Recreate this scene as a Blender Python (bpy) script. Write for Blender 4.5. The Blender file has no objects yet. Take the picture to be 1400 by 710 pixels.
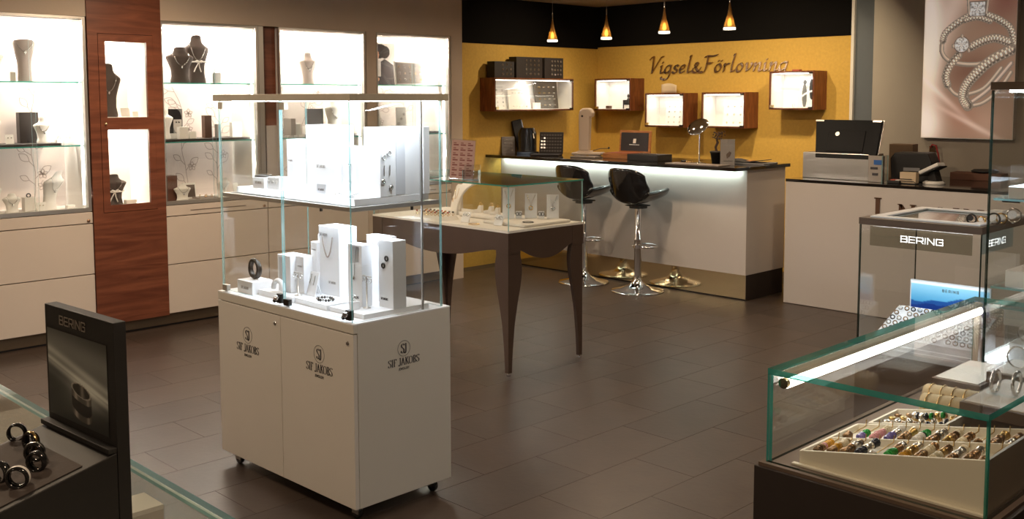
import bpy, bmesh, math, random
import numpy as np
from mathutils import Vector, Matrix
random.seed(7)
C = bpy.context.scene.collection
S = bpy.context.scene
PI = math.pi

# ---------------------------------------------------------------- camera
H = 1.6
pitch, roll, yaw = math.radians(4.92989), math.radians(-0.13833), math.radians(45.5102)
cd = bpy.data.cameras.new('camera'); cam = bpy.data.objects.new('camera', cd); C.objects.link(cam)
_f = Vector((0, math.cos(pitch), -math.sin(pitch))); _u = Vector((0, math.sin(pitch), math.cos(pitch))); _r = Vector((1, 0, 0))
_r2 = _r*math.cos(roll)+_u*math.sin(roll); _u2 = _u*math.cos(roll)-_r*math.sin(roll)
RZ = Matrix.Rotation(yaw, 3, 'Z')
_r2, _u2, _f = RZ@_r2, RZ@_u2, RZ@_f
mw = Matrix((( _r2.x, _u2.x, -_f.x, 0), (_r2.y, _u2.y, -_f.y, 0), (_r2.z, _u2.z, -_f.z, H), (0, 0, 0, 1)))
cam.matrix_world = mw
cd.sensor_width = 36; cd.lens = 1395.756/1400*36; cd.shift_y = -(355-255)/1400
cd.clip_start = 0.05
S.camera = cam

# ---------------------------------------------------------------- world, exposure
w = bpy.data.worlds.new('world'); S.world = w; w.use_nodes = True
w.node_tree.nodes['Background'].inputs[0].default_value = (1.0, .86, .70, 1)
w.node_tree.nodes['Background'].inputs[1].default_value = 0.02
S.view_settings.view_transform = 'Standard'; S.view_settings.look = 'None'
S.view_settings.gamma = 1.0; S.view_settings.use_curve_mapping = False
S.view_settings.exposure = 0.14
S.cycles.transparent_max_bounces = 40
S.cycles.max_bounces = 10
S.cycles.caustics_reflective = False; S.cycles.caustics_refractive = False

WARM = (1.0, .76, .52); NEUT = (1.0, .93, .86); COOL = (.80, .90, 1.0)
def area(name, loc, tgt, size, power, col=WARM, sy=None, spread=180, shape=None):
    d = bpy.data.lights.new(name, 'AREA'); d.energy = power; d.color = col; d.size = size
    d.shape = shape or ('RECTANGLE' if sy else 'DISK')
    if sy: d.size_y = sy
    d.spread = math.radians(spread)
    o = bpy.data.objects.new(name, d); C.objects.link(o); o.location = loc
    o.rotation_euler = (Vector(tgt)-Vector(loc)).to_track_quat('-Z', 'Y').to_euler()
    return o
# ceiling downlights of the shop (round fittings in the ceiling, all outside the frame)
DOWN = [(-5.6, 2.9, 30), (-4.6, 5.6, 24), (-2.4, 3.0, 6), (-2.6, 5.6, 20), (-0.6, 1.1, 15), (-3.2, .6, 16), (-5.0, .8, 14), (-.3, 4.2, 8), (1.0, -1.0, 6), (-1.6, -1.0, 12)]
for i, (x, y, p) in enumerate(DOWN):
    area('downlight', (x, y, 2.53), (x, y, 0), .22, p, WARM, spread=170)
# tighter spots that wash the yellow wall and cast the shadows under the wall boxes
for x, y, tx, ty, p in ((-3.9, 7.2, -4.9, 8.3, 6.5), (-4.9, 7.1, -5.2, 8.3, 7), (-6.2, 7.1, -6.4, 8.3, 4.5), (-6.1, 7.2, -7.15, 7.0, 5)):
    area('wall_spot', (x, y, 2.53), (tx, ty, 1.2), .07, p, (1.0, .82, .56), spread=110)

# ---------------------------------------------------------------- materials
MATS = {}
def M(name, col, rough=.5, metal=0.0, estr=0.0, ecol=None, coat=0.0, bump=0.0, bscale=200., var=0.0, vscale=3., spec=None):
    if name in MATS: return MATS[name]
    m = bpy.data.materials.new(name); m.use_nodes = True; nt = m.node_tree; b = nt.nodes['Principled BSDF']
    b.inputs['Base Color'].default_value = (*col, 1); b.inputs['Roughness'].default_value = rough
    b.inputs['Metallic'].default_value = metal
    if spec is not None: b.inputs['Specular IOR Level'].default_value = spec
    if coat: b.inputs['Coat Weight'].default_value = coat; b.inputs['Coat Roughness'].default_value = .05
    if estr:
        b.inputs['Emission Color'].default_value = (*(ecol or col), 1); b.inputs['Emission Strength'].default_value = estr
    tc = nt.nodes.new('ShaderNodeTexCoord')
    n = nt.nodes.new('ShaderNodeTexNoise'); n.inputs['Scale'].default_value = vscale; n.inputs['Detail'].default_value = 6
    nt.links.new(tc.outputs['Object'], n.inputs['Vector'])
    if var:
        mx = nt.nodes.new('ShaderNodeMixRGB'); mx.blend_type = 'MULTIPLY'; mx.inputs[0].default_value = 1
        mx.inputs[1].default_value = (*col, 1)
        cr = nt.nodes.new('ShaderNodeValToRGB'); cr.color_ramp.elements[0].position = .3; cr.color_ramp.elements[1].position = .7
        cr.color_ramp.elements[0].color = (1-var, 1-var, 1-var, 1); cr.color_ramp.elements[1].color = (1+var*.3,)*3+(1,)
        nt.links.new(n.outputs['Fac'], cr.inputs[0]); nt.links.new(cr.outputs[0], mx.inputs[2]); nt.links.new(mx.outputs[0], b.inputs['Base Color'])
    if bump:
        n2 = nt.nodes.new('ShaderNodeTexNoise'); n2.inputs['Scale'].default_value = bscale; n2.inputs['Detail'].default_value = 3
        nt.links.new(tc.outputs['Object'], n2.inputs['Vector'])
        bp = nt.nodes.new('ShaderNodeBump'); bp.inputs['Strength'].default_value = bump; bp.inputs['Distance'].default_value = .002
        nt.links.new(n2.outputs['Fac'], bp.inputs['Height']); nt.links.new(bp.outputs[0], b.inputs['Normal'])
    MATS[name] = m; return m

def wood(name, c1, c2, axis='Z', rough=.35, scale=6.):
    m = bpy.data.materials.new(name); m.use_nodes = True; nt = m.node_tree; b = nt.nodes['Principled BSDF']
    tc = nt.nodes.new('ShaderNodeTexCoord'); mp = nt.nodes.new('ShaderNodeMapping')
    sc = {'Z': (scale*6, scale*6, scale*.6), 'Y': (scale*6, scale*.6, scale*6), 'X': (scale*.6, scale*6, scale*6)}[axis]
    mp.inputs['Scale'].default_value = sc
    n = nt.nodes.new('ShaderNodeTexNoise'); n.inputs['Scale'].default_value = 1; n.inputs['Detail'].default_value = 8; n.inputs['Distortion'].default_value = 1.2
    cr = nt.nodes.new('ShaderNodeValToRGB'); cr.color_ramp.elements[0].position = .35; cr.color_ramp.elements[1].position = .68
    cr.color_ramp.elements[0].color = (*c1, 1); cr.color_ramp.elements[1].color = (*c2, 1)
    nt.links.new(tc.outputs['Object'], mp.inputs[0]); nt.links.new(mp.outputs[0], n.inputs['Vector'])
    nt.links.new(n.outputs['Fac'], cr.inputs[0]); nt.links.new(cr.outputs[0], b.inputs['Base Color'])
    b.inputs['Roughness'].default_value = rough
    MATS[name] = m; return m

def glassmat(name, tint, edge=False, refl=1.0):
    m = bpy.data.materials.new(name); m.use_nodes = True; nt = m.node_tree; nt.nodes.remove(nt.nodes['Principled BSDF'])
    out = nt.nodes['Material Output']
    t = nt.nodes.new('ShaderNodeBsdfTransparent'); t.inputs[0].default_value = (*tint, 1)
    g = nt.nodes.new('ShaderNodeBsdfGlossy'); g.inputs['Roughness'].default_value = .0 if not edge else .08
    lw = nt.nodes.new('ShaderNodeLayerWeight'); lw.inputs[0].default_value = .5
    pw = nt.nodes.new('ShaderNodeMath'); pw.operation = 'POWER'; pw.inputs[1].default_value = 5
    fr = nt.nodes.new('ShaderNodeMath'); fr.operation = 'MULTIPLY_ADD'; fr.inputs[1].default_value = .96; fr.inputs[2].default_value = .04
    nt.links.new(lw.outputs['Facing'], pw.inputs[0]); nt.links.new(pw.outputs[0], fr.inputs[0])
    mx = nt.nodes.new('ShaderNodeMixShader')
    if edge:
        d = nt.nodes.new('ShaderNodeBsdfTranslucent'); d.inputs[0].default_value = (*edge, 1)
        d2 = nt.nodes.new('ShaderNodeBsdfDiffuse'); d2.inputs[0].default_value = (*edge, 1)
        a = nt.nodes.new('ShaderNodeMixShader'); a.inputs[0].default_value = .5
        nt.links.new(d.outputs[0], a.inputs[1]); nt.links.new(d2.outputs[0], a.inputs[2])
        a2 = nt.nodes.new('ShaderNodeMixShader'); a2.inputs[0].default_value = .6
        nt.links.new(t.outputs[0], a2.inputs[1]); nt.links.new(a.outputs[0], a2.inputs[2])
        nt.links.new(a2.outputs[0], mx.inputs[1])
    else: nt.links.new(t.outputs[0], mx.inputs[1])
    if refl != 1.0:
        mm = nt.nodes.new('ShaderNodeMath'); mm.operation = 'MULTIPLY'; mm.inputs[1].default_value = refl
        nt.links.new(fr.outputs[0], mm.inputs[0]); nt.links.new(mm.outputs[0], mx.inputs[0])
    else: nt.links.new(fr.outputs[0], mx.inputs[0])
    nt.links.new(g.outputs[0], mx.inputs[2]); nt.links.new(mx.outputs[0], out.inputs[0])
    MATS[name] = m; return m

def printmat(name, estr=0., rough=.4):
    m = bpy.data.materials.new(name); m.use_nodes = True; nt = m.node_tree; b = nt.nodes['Principled BSDF']
    a = nt.nodes.new('ShaderNodeVertexColor'); a.layer_name = 'Col'
    nt.links.new(a.outputs[0], b.inputs['Base Color']); b.inputs['Roughness'].default_value = rough
    if estr:
        nt.links.new(a.outputs[0], b.inputs['Emission Color']); b.inputs['Emission Strength'].default_value = estr
    MATS[name] = m; return m

white = M('white_lacquer', (.78, .74, .68), .35, var=.03)
cream = M('cream_lacquer', (.74, .64, .55), .4, var=.03)
greyl = M('greige_lacquer', (.58, .53, .49), .45)
fascia = M('greige_wall', (.62, .51, .41), .8, bump=.15, bscale=90, var=.04)
greyw = M('grey_wall', (.38, .33, .27), .85, bump=.15, bscale=90, var=.04)
yellow = M('mustard_wall', (.60, .36, .065), .75, bump=.35, bscale=260, var=.10, vscale=40)
black = M('black_band', (.006, .005, .0045), .9, spec=.1)
ceilm = M('ceiling_plaster', (.46, .40, .33), .9, bump=.1, bscale=60)
blackp = M('black_gloss_plastic', (.010, .010, .011), .12, coat=.5)
blackm = M('black_matte', (.018, .016, .015), .55)
darkb = M('charcoal_brown', (.028, .020, .017), .5)
chrome = M('chrome', (.75, .75, .76), .08, 1.0)
steel = M('brushed_steel', (.55, .53, .50), .32, 1.0)
alu = M('aluminium_frame', (.60, .57, .53), .35, .8)
brassy = M('bronze_mirror', (.80, .66, .40), .09, 1.0)
plinthm = M('bronze_plinth', (.20, .14, .085), .45, .5)
champ = M('champagne_frame', (.62, .56, .44), .45, .15)
brownf = M('brown_frame', (.13, .09, .065), .45, .2)
tablem = M('brown_satin_table', (.065, .036, .022), .5, var=.05)
slabm = M('black_stone', (.012, .010, .009), .08, coat=.3)
whitem = M('white_board', (.84, .85, .87), .45)
whitec = M('white_card', (.82, .79, .74), .6)
leath = M('cream_leatherette', (.74, .68, .59), .6, bump=.15, bscale=400)
bustg = M('taupe_bust', (.075, .056, .048), .8, bump=.2, bscale=600)
bustd = M('grey_bust', (.36, .31, .28), .8)
gold = M('gold', (.85, .56, .22), .2, 1.0)
silver = M('silver', (.78, .77, .75), .18, 1.0)
darkmetal = M('dark_metal', (.06, .055, .05), .3, .9)
textd = M('dark_print', (.05, .045, .05), .6)
textg = M('grey_print', (.35, .33, .32), .6)
lettw = M('pale_metal_lettering', (.55, .50, .44), .35, .6)
signm = M('bronze_sign_metal', (.50, .35, .24), .22, 1.0)
woodc = wood('cherry_wood', (.13, .036, .017), (.25, .080, .038), 'Y', .4, 3.)
woodb = wood('walnut_box_wood', (.12, .030, .012), (.27, .085, .028), 'Z', .4, 8.)
woodl = wood('orange_wood', (.32, .12, .035), (.48, .20, .06), 'X', .4, 8.)
glass = glassmat('clear_glass', (.985, .993, .988))
glasst = glassmat('table_glass', (.97, .985, .97))
gedge = glassmat('green_glass_edge', (.25, .62, .55), (.05, .34, .27))
gedgeb = glassmat('pale_glass_edge', (.55, .85, .85), (.38, .68, .70))
gedged = glassmat('dark_glass_edge', (.03, .06, .05), (.012, .03, .024))
acryl = glassmat('clear_acrylic', (.93, .93, .93), refl=1.6)
def led(name, col, s): return M(name, (1, 1, 1), .5, estr=s, ecol=col)
ledw = led('led_warm_white', (1, .93, .84), 14); ledc = led('led_cool_white', (.88, .94, 1), 16)
ledf = led('led_tube_white', (1, .96, .88), 9)

# ---------------------------------------------------------------- geometry collector
ORG = {}
XF = [Matrix.Identity(4)]
class xf:
    def __init__(s, loc, rz=0, rx=0, ry=0): s.m = Matrix.Translation(loc)@Matrix.Rotation(rz, 4, 'Z')@Matrix.Rotation(ry, 4, 'Y')@Matrix.Rotation(rx, 4, 'X')
    def __enter__(s): XF.append(XF[-1]@s.m); return s
    def __exit__(s, *a): XF.pop()

class G:
    def __init__(s): s.v = []; s.f = []; s.m = []; s.sm = []
    def add(s, vs, fs, m=0, smooth=False, sub=None):
        o = len(s.v); T = XF[-1] if sub is None else XF[-1]@sub
        s.v += [tuple(T@Vector(p)) for p in vs]
        for i, f in enumerate(fs):
            s.f.append([o+k for k in f]); s.m.append(m[i] if isinstance(m, (list, tuple)) else m); s.sm.append(smooth)
        return s
    def box(s, x0, x1, y0, y1, z0, z1, m=0, sub=None):
        vs = [(x0, y0, z0), (x1, y0, z0), (x1, y1, z0), (x0, y1, z0), (x0, y0, z1), (x1, y0, z1), (x1, y1, z1), (x0, y1, z1)]
        fs = [(3, 2, 1, 0), (4, 5, 6, 7), (0, 1, 5, 4), (1, 2, 6, 5), (2, 3, 7, 6), (3, 0, 4, 7)]
        return s.add(vs, fs, m, False, sub)
    def pane(s, x0, x1, y0, y1, z0, z1, e=1, eb=None):
        d = (x1-x0, y1-y0, z1-z0); k = d.index(min(d))
        m = [e]*6
        for i in {0: (3, 5), 1: (2, 4), 2: (0, 1)}[k]: m[i] = 0
        if eb is not None and k != 2: m[0] = eb
        return s.box(x0, x1, y0, y1, z0, z1, m)
    def lathe(s, prof, c=(0, 0, 0), n=20, m=0, sub=None, smooth=True, cap=True):
        vs = []; fs = []
        for r, z in prof:
            for i in range(n):
                a = 2*PI*i/n; vs.append((c[0]+r*math.cos(a), c[1]+r*math.sin(a), c[2]+z))
        for j in range(len(prof)-1):
            for i in range(n):
                fs.append((j*n+i, j*n+(i+1) % n, (j+1)*n+(i+1) % n, (j+1)*n+i))
        s.add(vs, fs, m, smooth, sub)
        if cap:
            k = len(prof)-1
            s.add(vs[:n], [tuple(range(n))[::-1]], m, False, sub); s.add(vs[k*n:], [tuple(range(n))], m, False, sub)
        return s
    def cyl(s, c, r, h, n=16, m=0, sub=None): return s.lathe([(r, 0), (r, h)], c, n, m, sub)
    def tube(s, pts, r, n=8, m=0, closed=False, cap=True):
        P = [Vector(p) for p in pts]; k = len(P); vs = []; fs = []; up = Vector((.13, .21, .97)).normalized()
        for i in range(k):
            a = P[(i-1) % k] if (closed or i > 0) else P[0]; b = P[(i+1) % k] if (closed or i < k-1) else P[-1]
            t = (b-a).normalized(); x = t.cross(up)
            if x.length < .05: x = t.cross(Vector((1, 0, 0)))
            x.normalize(); y = t.cross(x)
            rr = r[i] if isinstance(r, (list, tuple)) else r
            for q in range(n):
                an = 2*PI*q/n; vs.append(tuple(P[i]+x*(rr*math.cos(an))+y*(rr*math.sin(an))))
        for i in range(k if closed else k-1):
            j = (i+1) % k
            for q in range(n): fs.append((i*n+q, i*n+(q+1) % n, j*n+(q+1) % n, j*n+q))
        s.add(vs, fs, m, True)
        if cap and not closed:
            s.add(vs[:n], [tuple(range(n))], m); s.add(vs[-n:], [tuple(range(n))], m)
        return s
    def torus(s, c, R, r, axis='Z', n=20, k=8, m=0, sx=1, rot=0):
        pts = []
        for i in range(n):
            a = 2*PI*i/n+rot; u, v = R*sx*math.cos(a), R*math.sin(a)
            p = {'Z': (u, v, 0), 'Y': (u, 0, v), 'X': (0, u, v)}[axis]
            pts.append((c[0]+p[0], c[1]+p[1], c[2]+p[2]))
        return s.tube(pts, r, k, m, closed=True)
    def prism(s, poly, d0, d1, plane='XZ', m=0, sub=None):
        n = len(poly)
        def mk(a, b, d): return {'XZ': (a, d, b), 'YZ': (d, a, b), 'XY': (a, b, d)}[plane]
        vs = [mk(a, b, d0) for a, b in poly]+[mk(a, b, d1) for a, b in poly]
        fs = [tuple(range(n)), tuple(range(2*n-1, n-1, -1))]+[(i, n+i, n+(i+1) % n, (i+1) % n) for i in range(n)]
        return s.add(vs, fs, m, False, sub)
    def grid(s, fn, nu, nv, m=0, smooth=True, closed_u=False):
        vs = [fn(i/(nu-(0 if closed_u else 1)), j/(nv-1)) for j in range(nv) for i in range(nu)]
        fs = []
        for j in range(nv-1):
            for i in range(nu if closed_u else nu-1):
                fs.append((j*nu+i, j*nu+(i+1) % nu, (j+1)*nu+(i+1) % nu, (j+1)*nu+i))
        return s.add(vs, fs, m, smooth)
    def build(s, name, mats, parent=None, bevel=0.0, solid=0.0):
        if not isinstance(mats, (list, tuple)): mats = [mats]
        if parent is None:
            a = np.array(s.v); org = Vector(((a[:, 0].min()+a[:, 0].max())/2, (a[:, 1].min()+a[:, 1].max())/2, a[:, 2].min()))
        else: org = ORG[parent.name]
        me = bpy.data.meshes.new(name); me.from_pydata([tuple(Vector(p)-org) for p in s.v], [], s.f)
        for mm in mats: me.materials.append(mm)
        me.polygons.foreach_set('material_index', s.m); me.polygons.foreach_set('use_smooth', s.sm)
        me.update()
        bm = bmesh.new(); bm.from_mesh(me); bmesh.ops.recalc_face_normals(bm, faces=bm.faces); bm.to_mesh(me); bm.free()
        o = bpy.data.objects.new(name, me); C.objects.link(o); ORG[o.name] = org
        if parent is None: o.location = org
        else: o.parent = parent
        if solid:
            md = o.modifiers.new('solid', 'SOLIDIFY'); md.thickness = solid; md.offset = 0
        if bevel:
            md = o.modifiers.new('bevel', 'BEVEL'); md.width = bevel; md.segments = 2; md.limit_method = 'ANGLE'; md.angle_limit = math.radians(40)
        return o

def tag(o, label=None, cat=None, group=None, kind=None):
    if label: o['label'] = label
    if cat: o['category'] = cat
    if group: o['group'] = group
    if kind: o['kind'] = kind
    return o
def thing(name, label, cat, loc, group=None, kind=None):
    o = bpy.data.objects.new(name, None); C.objects.link(o); o.empty_display_size = .1
    p = XF[-1]@Vector(loc); o.location = p; ORG[o.name] = p
    return tag(o, label, cat, group, kind)
def struct(o): o['kind'] = 'structure'; return o
def B(name, mat, parent, *b, bevel=0.0): return G().box(*b).build(name, mat, parent, bevel)
def dup(root, delta, label=None, group=None, rz=0.0):
    def cp(o, par):
        c = o.copy(); C.objects.link(c); c.parent = par
        for ch in [q for q in bpy.data.objects if q.parent == o]: cp(ch, c)
        return c
    r = cp(root, None); r.location = Vector(root.location)+Vector(delta); r.rotation_euler = (0, 0, rz)
    if label: r['label'] = label
    if group: r['group'] = group
    return r

# ---------------------------------------------------------------- strokes: lettering drawn with a broad nib
def smooth_pts(p, k=7):
    if len(p) < 3: return p
    q = [p[0]]+list(p)+[p[-1]]; out = []
    for i in range(1, len(q)-2):
        a, b, c, d = [np.array(t, float) for t in q[i-1:i+3]]
        for j in range(k):
            t = j/k; out.append(tuple(.5*((2*b)+(c-a)*t+(2*a-5*b+4*c-d)*t*t+(3*b-a-3*c+d)*t**3)))
    out.append(tuple(p[-1])); return out
FT = {
 'S': (.56, [[(.5, .82), (.5, .96), (.3, 1.), (.1, .9), (.08, .72), (.28, .54), (.48, .38), (.46, .12), (.26, 0), (.06, .06), (.05, .24)]]),
 'J': (.42, [[(.3, 1.), (.3, .2), (.2, -.05), (.04, -.03), (.02, .1)], [(.16, 1.), (.44, 1.)]]),
 'I': (.3, [[(.15, 0), (.15, 1)], [(.04, 0), (.26, 0)], [(.04, 1), (.26, 1)]]),
 'F': (.52, [[(.14, 0), (.14, 1)], [(.03, 0), (.28, 0)], [(.03, 1), (.48, 1), (.48, .8)], [(.14, .52), (.38, .52)]]),
 'A': (.68, [[(.06, 0), (.33, 1)], [(.33, 1), (.6, 0)], [(.16, .34), (.5, .34)], [(0, 0), (.16, 0)], [(.48, 0), (.7, 0)]]),
 'K': (.62, [[(.14, 0), (.14, 1)], [(.03, 0), (.26, 0)], [(.03, 1), (.26, 1)], [(.54, 1), (.15, .46)], [(.26, .58), (.58, 0)], [(.44, 1), (.62, 1)], [(.46, 0), (.68, 0)]]),
 'O': (.72, [[(.36, 1), (.12, .86), (.06, .5), (.12, .14), (.36, 0), (.6, .14), (.66, .5), (.6, .86), (.36, 1)]]),
 'B': (.58, [[(.14, 0), (.14, 1)], [(.03, 1), (.36, 1), (.48, .78), (.34, .54), (.14, .53)], [(.34, .54), (.52, .28), (.36, 0), (.03, 0)]]),
 'E': (.54, [[(.14, 0), (.14, 1)], [(.03, 1), (.48, 1), (.48, .82)], [(.14, .52), (.38, .52)], [(.03, 0), (.5, 0), (.5, .2)]]),
 'W': (.9, [[(.04, 1), (.24, 0)], [(.24, 0), (.44, .95)], [(.44, .95), (.64, 0)], [(.64, 0), (.84, 1)]]),
 'L': (.5, [[(.14, 0), (.14, 1)], [(.03, 1), (.26, 1)], [(.03, 0), (.48, 0), (.48, .2)]]),
 'R': (.62, [[(.14, 0), (.14, 1)], [(.03, 1), (.38, 1), (.5, .76), (.36, .5), (.14, .5)], [(.32, .5), (.58, 0)], [(.03, 0), (.26, 0)]]),
 'Y': (.6, [[(.06, 1), (.3, .5)], [(.54, 1), (.3, .5), (.3, 0)], [(.2, 0), (.42, 0)]]),
 'N': (.7, [[(.12, 0), (.12, 1)], [(.12, 1), (.58, 0)], [(.58, 0), (.58, 1)], [(0, 0), (.24, 0)], [(0, 1), (.16, 1)], [(.46, 1), (.7, 1)]]),
 'T': (.64, [[(.32, 0), (.32, 1)], [(.04, .82), (.05, 1), (.59, 1), (.6, .82)], [(.2, 0), (.44, 0)]]),
 'M': (.86, [[(.12, 0), (.12, 1)], [(.12, 1), (.42, .1)], [(.42, .1), (.72, 1)], [(.72, 1), (.72, 0)], [(0, 0), (.24, 0)], [(.6, 0), (.86, 0)]]),
 # monoline extended capitals
 'b': (.95, [[(.08, 0), (.08, 1), (.75, 1), (.82, .9), (.82, .6), (.74, .52), (.08, .52)], [(.74, .52), (.86, .42), (.86, .1), (.78, 0), (.08, 0)]]),
 'e': (.9, [[(.82, 1), (.08, 1), (.08, 0), (.82, 0)], [(.08, .5), (.76, .5)]]),
 'r': (.95, [[(.08, 0), (.08, 1), (.78, 1), (.86, .9), (.86, .52), (.78, .42), (.08, .42)], [(.55, .42), (.88, 0)]]),
 'i': (.26, [[(.1, 0), (.1, 1)]]),
 'n': (.98, [[(.08, 0), (.08, 1)], [(.08, 1), (.86, 0)], [(.86, 0), (.86, 1)]]),
 'g': (.95, [[(.86, .82), (.84, 1), (.14, 1), (.08, .92), (.08, .08), (.14, 0), (.86, 0), (.86, .5), (.45, .5)]]),
}
SM = {'S', 'J', 'O'}
# chancery italic for the wall sign, x height .46, upright coordinates (slant added)
IT = {
 'V': (.62, [[(.0, .82), (.10, .98), (.2, 1.0), (.24, .6), (.26, .02)], [(.26, .02), (.5, .7), (.62, .98), (.74, 1.0)]]),
 'i': (.24, [[(.02, .36), (.09, .46), (.09, .08), (.14, 0), (.24, .1)], [(.10, .66), (.13, .63)]]),
 'g': (.42, [[(.34, .42), (.2, .47), (.05, .32), (.05, .1), (.14, .0), (.3, .16)], [(.33, .46), (.32, .1), (.30, -.2), (.16, -.38), (-.06, -.34), (-.1, -.22)]]),
 's': (.32, [[(.28, .40), (.18, .47), (.07, .38), (.12, .26), (.24, .16), (.2, .02), (.08, 0), (.0, .08)]]),
 'e': (.36, [[(.04, .2), (.24, .27), (.28, .4), (.18, .47), (.06, .32), (.05, .1), (.14, .0), (.32, .12)]]),
 'l': (.26, [[(.05, .9), (.12, 1.), (.09, .5), (.09, .08), (.14, 0), (.25, .1)]]),
 '&': (.5, [[(.46, .3), (.38, .1), (.2, 0), (.05, .08), (.06, .22), (.24, .36), (.28, .5), (.18, .58), (.12, .46), (.24, .2), (.4, .02), (.5, .04)]]),
 'F': (.6, [[(.2, .92), (.2, .5), (.16, .1), (.06, 0), (-.04, .04)], [(.02, .86), (.14, .96), (.4, .94), (.66, 1.)], [(.2, .52), (.44, .54)]]),
 'o': (.38, [[(.2, .47), (.08, .38), (.04, .18), (.12, 0), (.26, .06), (.32, .28), (.22, .46), (.2, .47)]]),
 'r': (.34, [[(.02, .36), (.09, .46), (.08, 0)], [(.09, .26), (.2, .46), (.3, .44)]]),
 'v': (.38, [[(.02, .38), (.1, .46), (.14, .02)], [(.14, .02), (.3, .2), (.34, .4), (.28, .47)]]),
 'n': (.44, [[(.02, .36), (.09, .46), (.08, 0)], [(.09, .24), (.24, .46), (.32, .4), (.31, .08), (.36, 0), (.46, .1)]]),
}
IT['ö'] = (.38, IT['o'][1]+[[(.13, .66), (.16, .63)], [(.28, .66), (.31, .63)]])
def write(g, text, font, h, w=.16, ang=0., thin=.05, slant=0., xs=1., depth=.001, m=0, space=.0, origin=(0, 0), smooth_all=False, mono=False):
    """strokes on the local XZ plane, facing -Y"""
    x = origin[0]; z0 = origin[1]
    nx, nz = math.cos(ang)*w*h/2, math.sin(ang)*w*h/2
    for chh in text:
        if chh == ' ': x += .35*h*xs; continue
        adv, strokes = font[chh]
        for st in strokes:
            p = smooth_pts(st, 5) if (smooth_all or chh in SM) and len(st) > 2 else list(st)
            P = [(x+(a*xs+slant*b)*h, z0+b*h) for a, b in p]
            for i in range(len(P)-1):
                (ax, az), (bx, bz) = P[i], P[i+1]
                L = math.hypot(bx-ax, bz-az) or 1e-6
                px, pz = -(bz-az)/L, (bx-ax)/L
                if mono: ox, oz = px*w*h/2, pz*w*h/2; ex, ez = (bx-ax)/L*w*h/2, (bz-az)/L*w*h/2
                else:
                    dsg = nx*px+nz*pz; mn = thin*h/2
                    if abs(dsg) < mn: ox, oz = px*mn, pz*mn
                    else: ox, oz = nx, nz
                    ex = ez = 0
                g.prism([(ax-ox-ex, az-oz-ez), (bx-ox+ex, bz-oz+ez), (bx+ox+ex, bz+oz+ez), (ax+ox-ex, az+oz-ez)], -depth, 0, 'XZ', m)
        x += (adv*xs+space)*h
    return x
def twidth(text, font, h, xs=1., space=0.): return sum(.35*h*xs if c == ' ' else (font[c][0]*xs+space)*h for c in text)

# ---------------------------------------------------------------- prints: colours per vertex of a fine flat sheet
def printed(name, parent, P0, U, V, nu, nv, fn, mat):
    """P0 top-left corner, U to the right, V downwards, fn(u,v arrays)->rgb"""
    P0, U, V = Vector(P0), Vector(U), Vector(V)
    uu, vv = np.meshgrid(np.linspace(0, 1, nu), np.linspace(0, 1, nv)); col = np.clip(fn(uu.ravel(), vv.ravel()), 0, 1)
    org = ORG[parent.name]; T = XF[-1]
    vs = [tuple(T@(P0+U*a+V*b)-org) for a, b in zip(uu.ravel(), vv.ravel())]
    fs = [(j*nu+i, (j+1)*nu+i, (j+1)*nu+i+1, j*nu+i+1) for j in range(nv-1) for i in range(nu-1)]
    me = bpy.data.meshes.new(name); me.from_pydata(vs, [], fs); me.materials.append(mat)
    ca = me.color_attributes.new('Col', 'FLOAT_COLOR', 'POINT')
    c4 = np.ones((len(vs), 4), dtype=np.float32); c4[:, :3] = col**2.2; ca.data.foreach_set('color', c4.ravel()); me.update()
    o = bpy.data.objects.new(name, me); C.objects.link(o); ORG[o.name] = org; o.parent = parent
    return o

# ================================================================ STRUCTURE
CZ = 2.557
NX = -7.15     # yellow side wall and backs of the niches
FX = -6.75     # face of the left wall
SY = 8.3       # sign wall
f = struct(G().box(-7.6, 3.2, -3.4, 8.7, -.05, -.0012).build('floor', M('grout', (.062, .045, .035), .5)))
tilem = [M('floor_tile_%d' % i, c, .36, bump=.25, bscale=35, var=.22, vscale=5) for i, c in enumerate(((.064, .044, .034), (.058, .041, .032), (.070, .049, .037)))]
tilem = [bpy.data.materials[m.name] for m in tilem]
def tile_mesh(k, L=.608, W=.3218):
    g = G(); c = .0004
    g.v = [(0, 0, -.0015), (W, 0, -.0015), (W, L, -.0015), (0, L, -.0015), (c, c, 0), (W-c, c, 0), (W-c, L-c, 0), (c, L-c, 0)]
    g.f = [(4, 5, 6, 7), (0, 1, 5, 4), (1, 2, 6, 5), (2, 3, 7, 6), (3, 0, 4, 7)]
    me = bpy.data.meshes.new('tile'); me.from_pydata(g.v, [], g.f); me.materials.append(tilem[k]); return me
tms = [tile_mesh(k) for k in range(3)]
rest = G(); cnt = 0; px0 = -2.457
ctr = mw.inverted()
for i in range(-15, 14):
    for j in range(-7, 16):
        x = px0+i*.3235; y = (2.88 if i % 2 else 3.195)+(j-1)*.61
        if x+.3235 > 3.1 or x < -7.15 or y < -3.3 or y+.61 > 8.35: continue
        q = ctr@Vector((x+.16, y+.3, 0)); vis = q.z < -.8 and abs(q.x/q.z) < .58 and -.42 < q.y/-q.z < .25
        if vis and cnt < 296 and -q.z < 8.6 and not (x < -6.95 and y < 6):
            o = bpy.data.objects.new('tile', tms[random.randrange(3)]); C.objects.link(o); o.parent = f
            o.location = Vector((x+.0008, y+.001, 0))-ORG[f.name]; cnt += 1
        else:
            a, b = x+.0008, y+.001; rest.add([(a, b, 0), (a+.3218, b, 0), (a+.3218, b+.608, 0), (a, b+.608, 0)], [(0, 1, 2, 3)])
tag(rest.build('tile_field', tilem[0], f), kind='stuff')
struct(B('ceiling', ceilm, None, -7.6, 3.2, -3.4, 8.7, CZ, CZ+.06))
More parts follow.
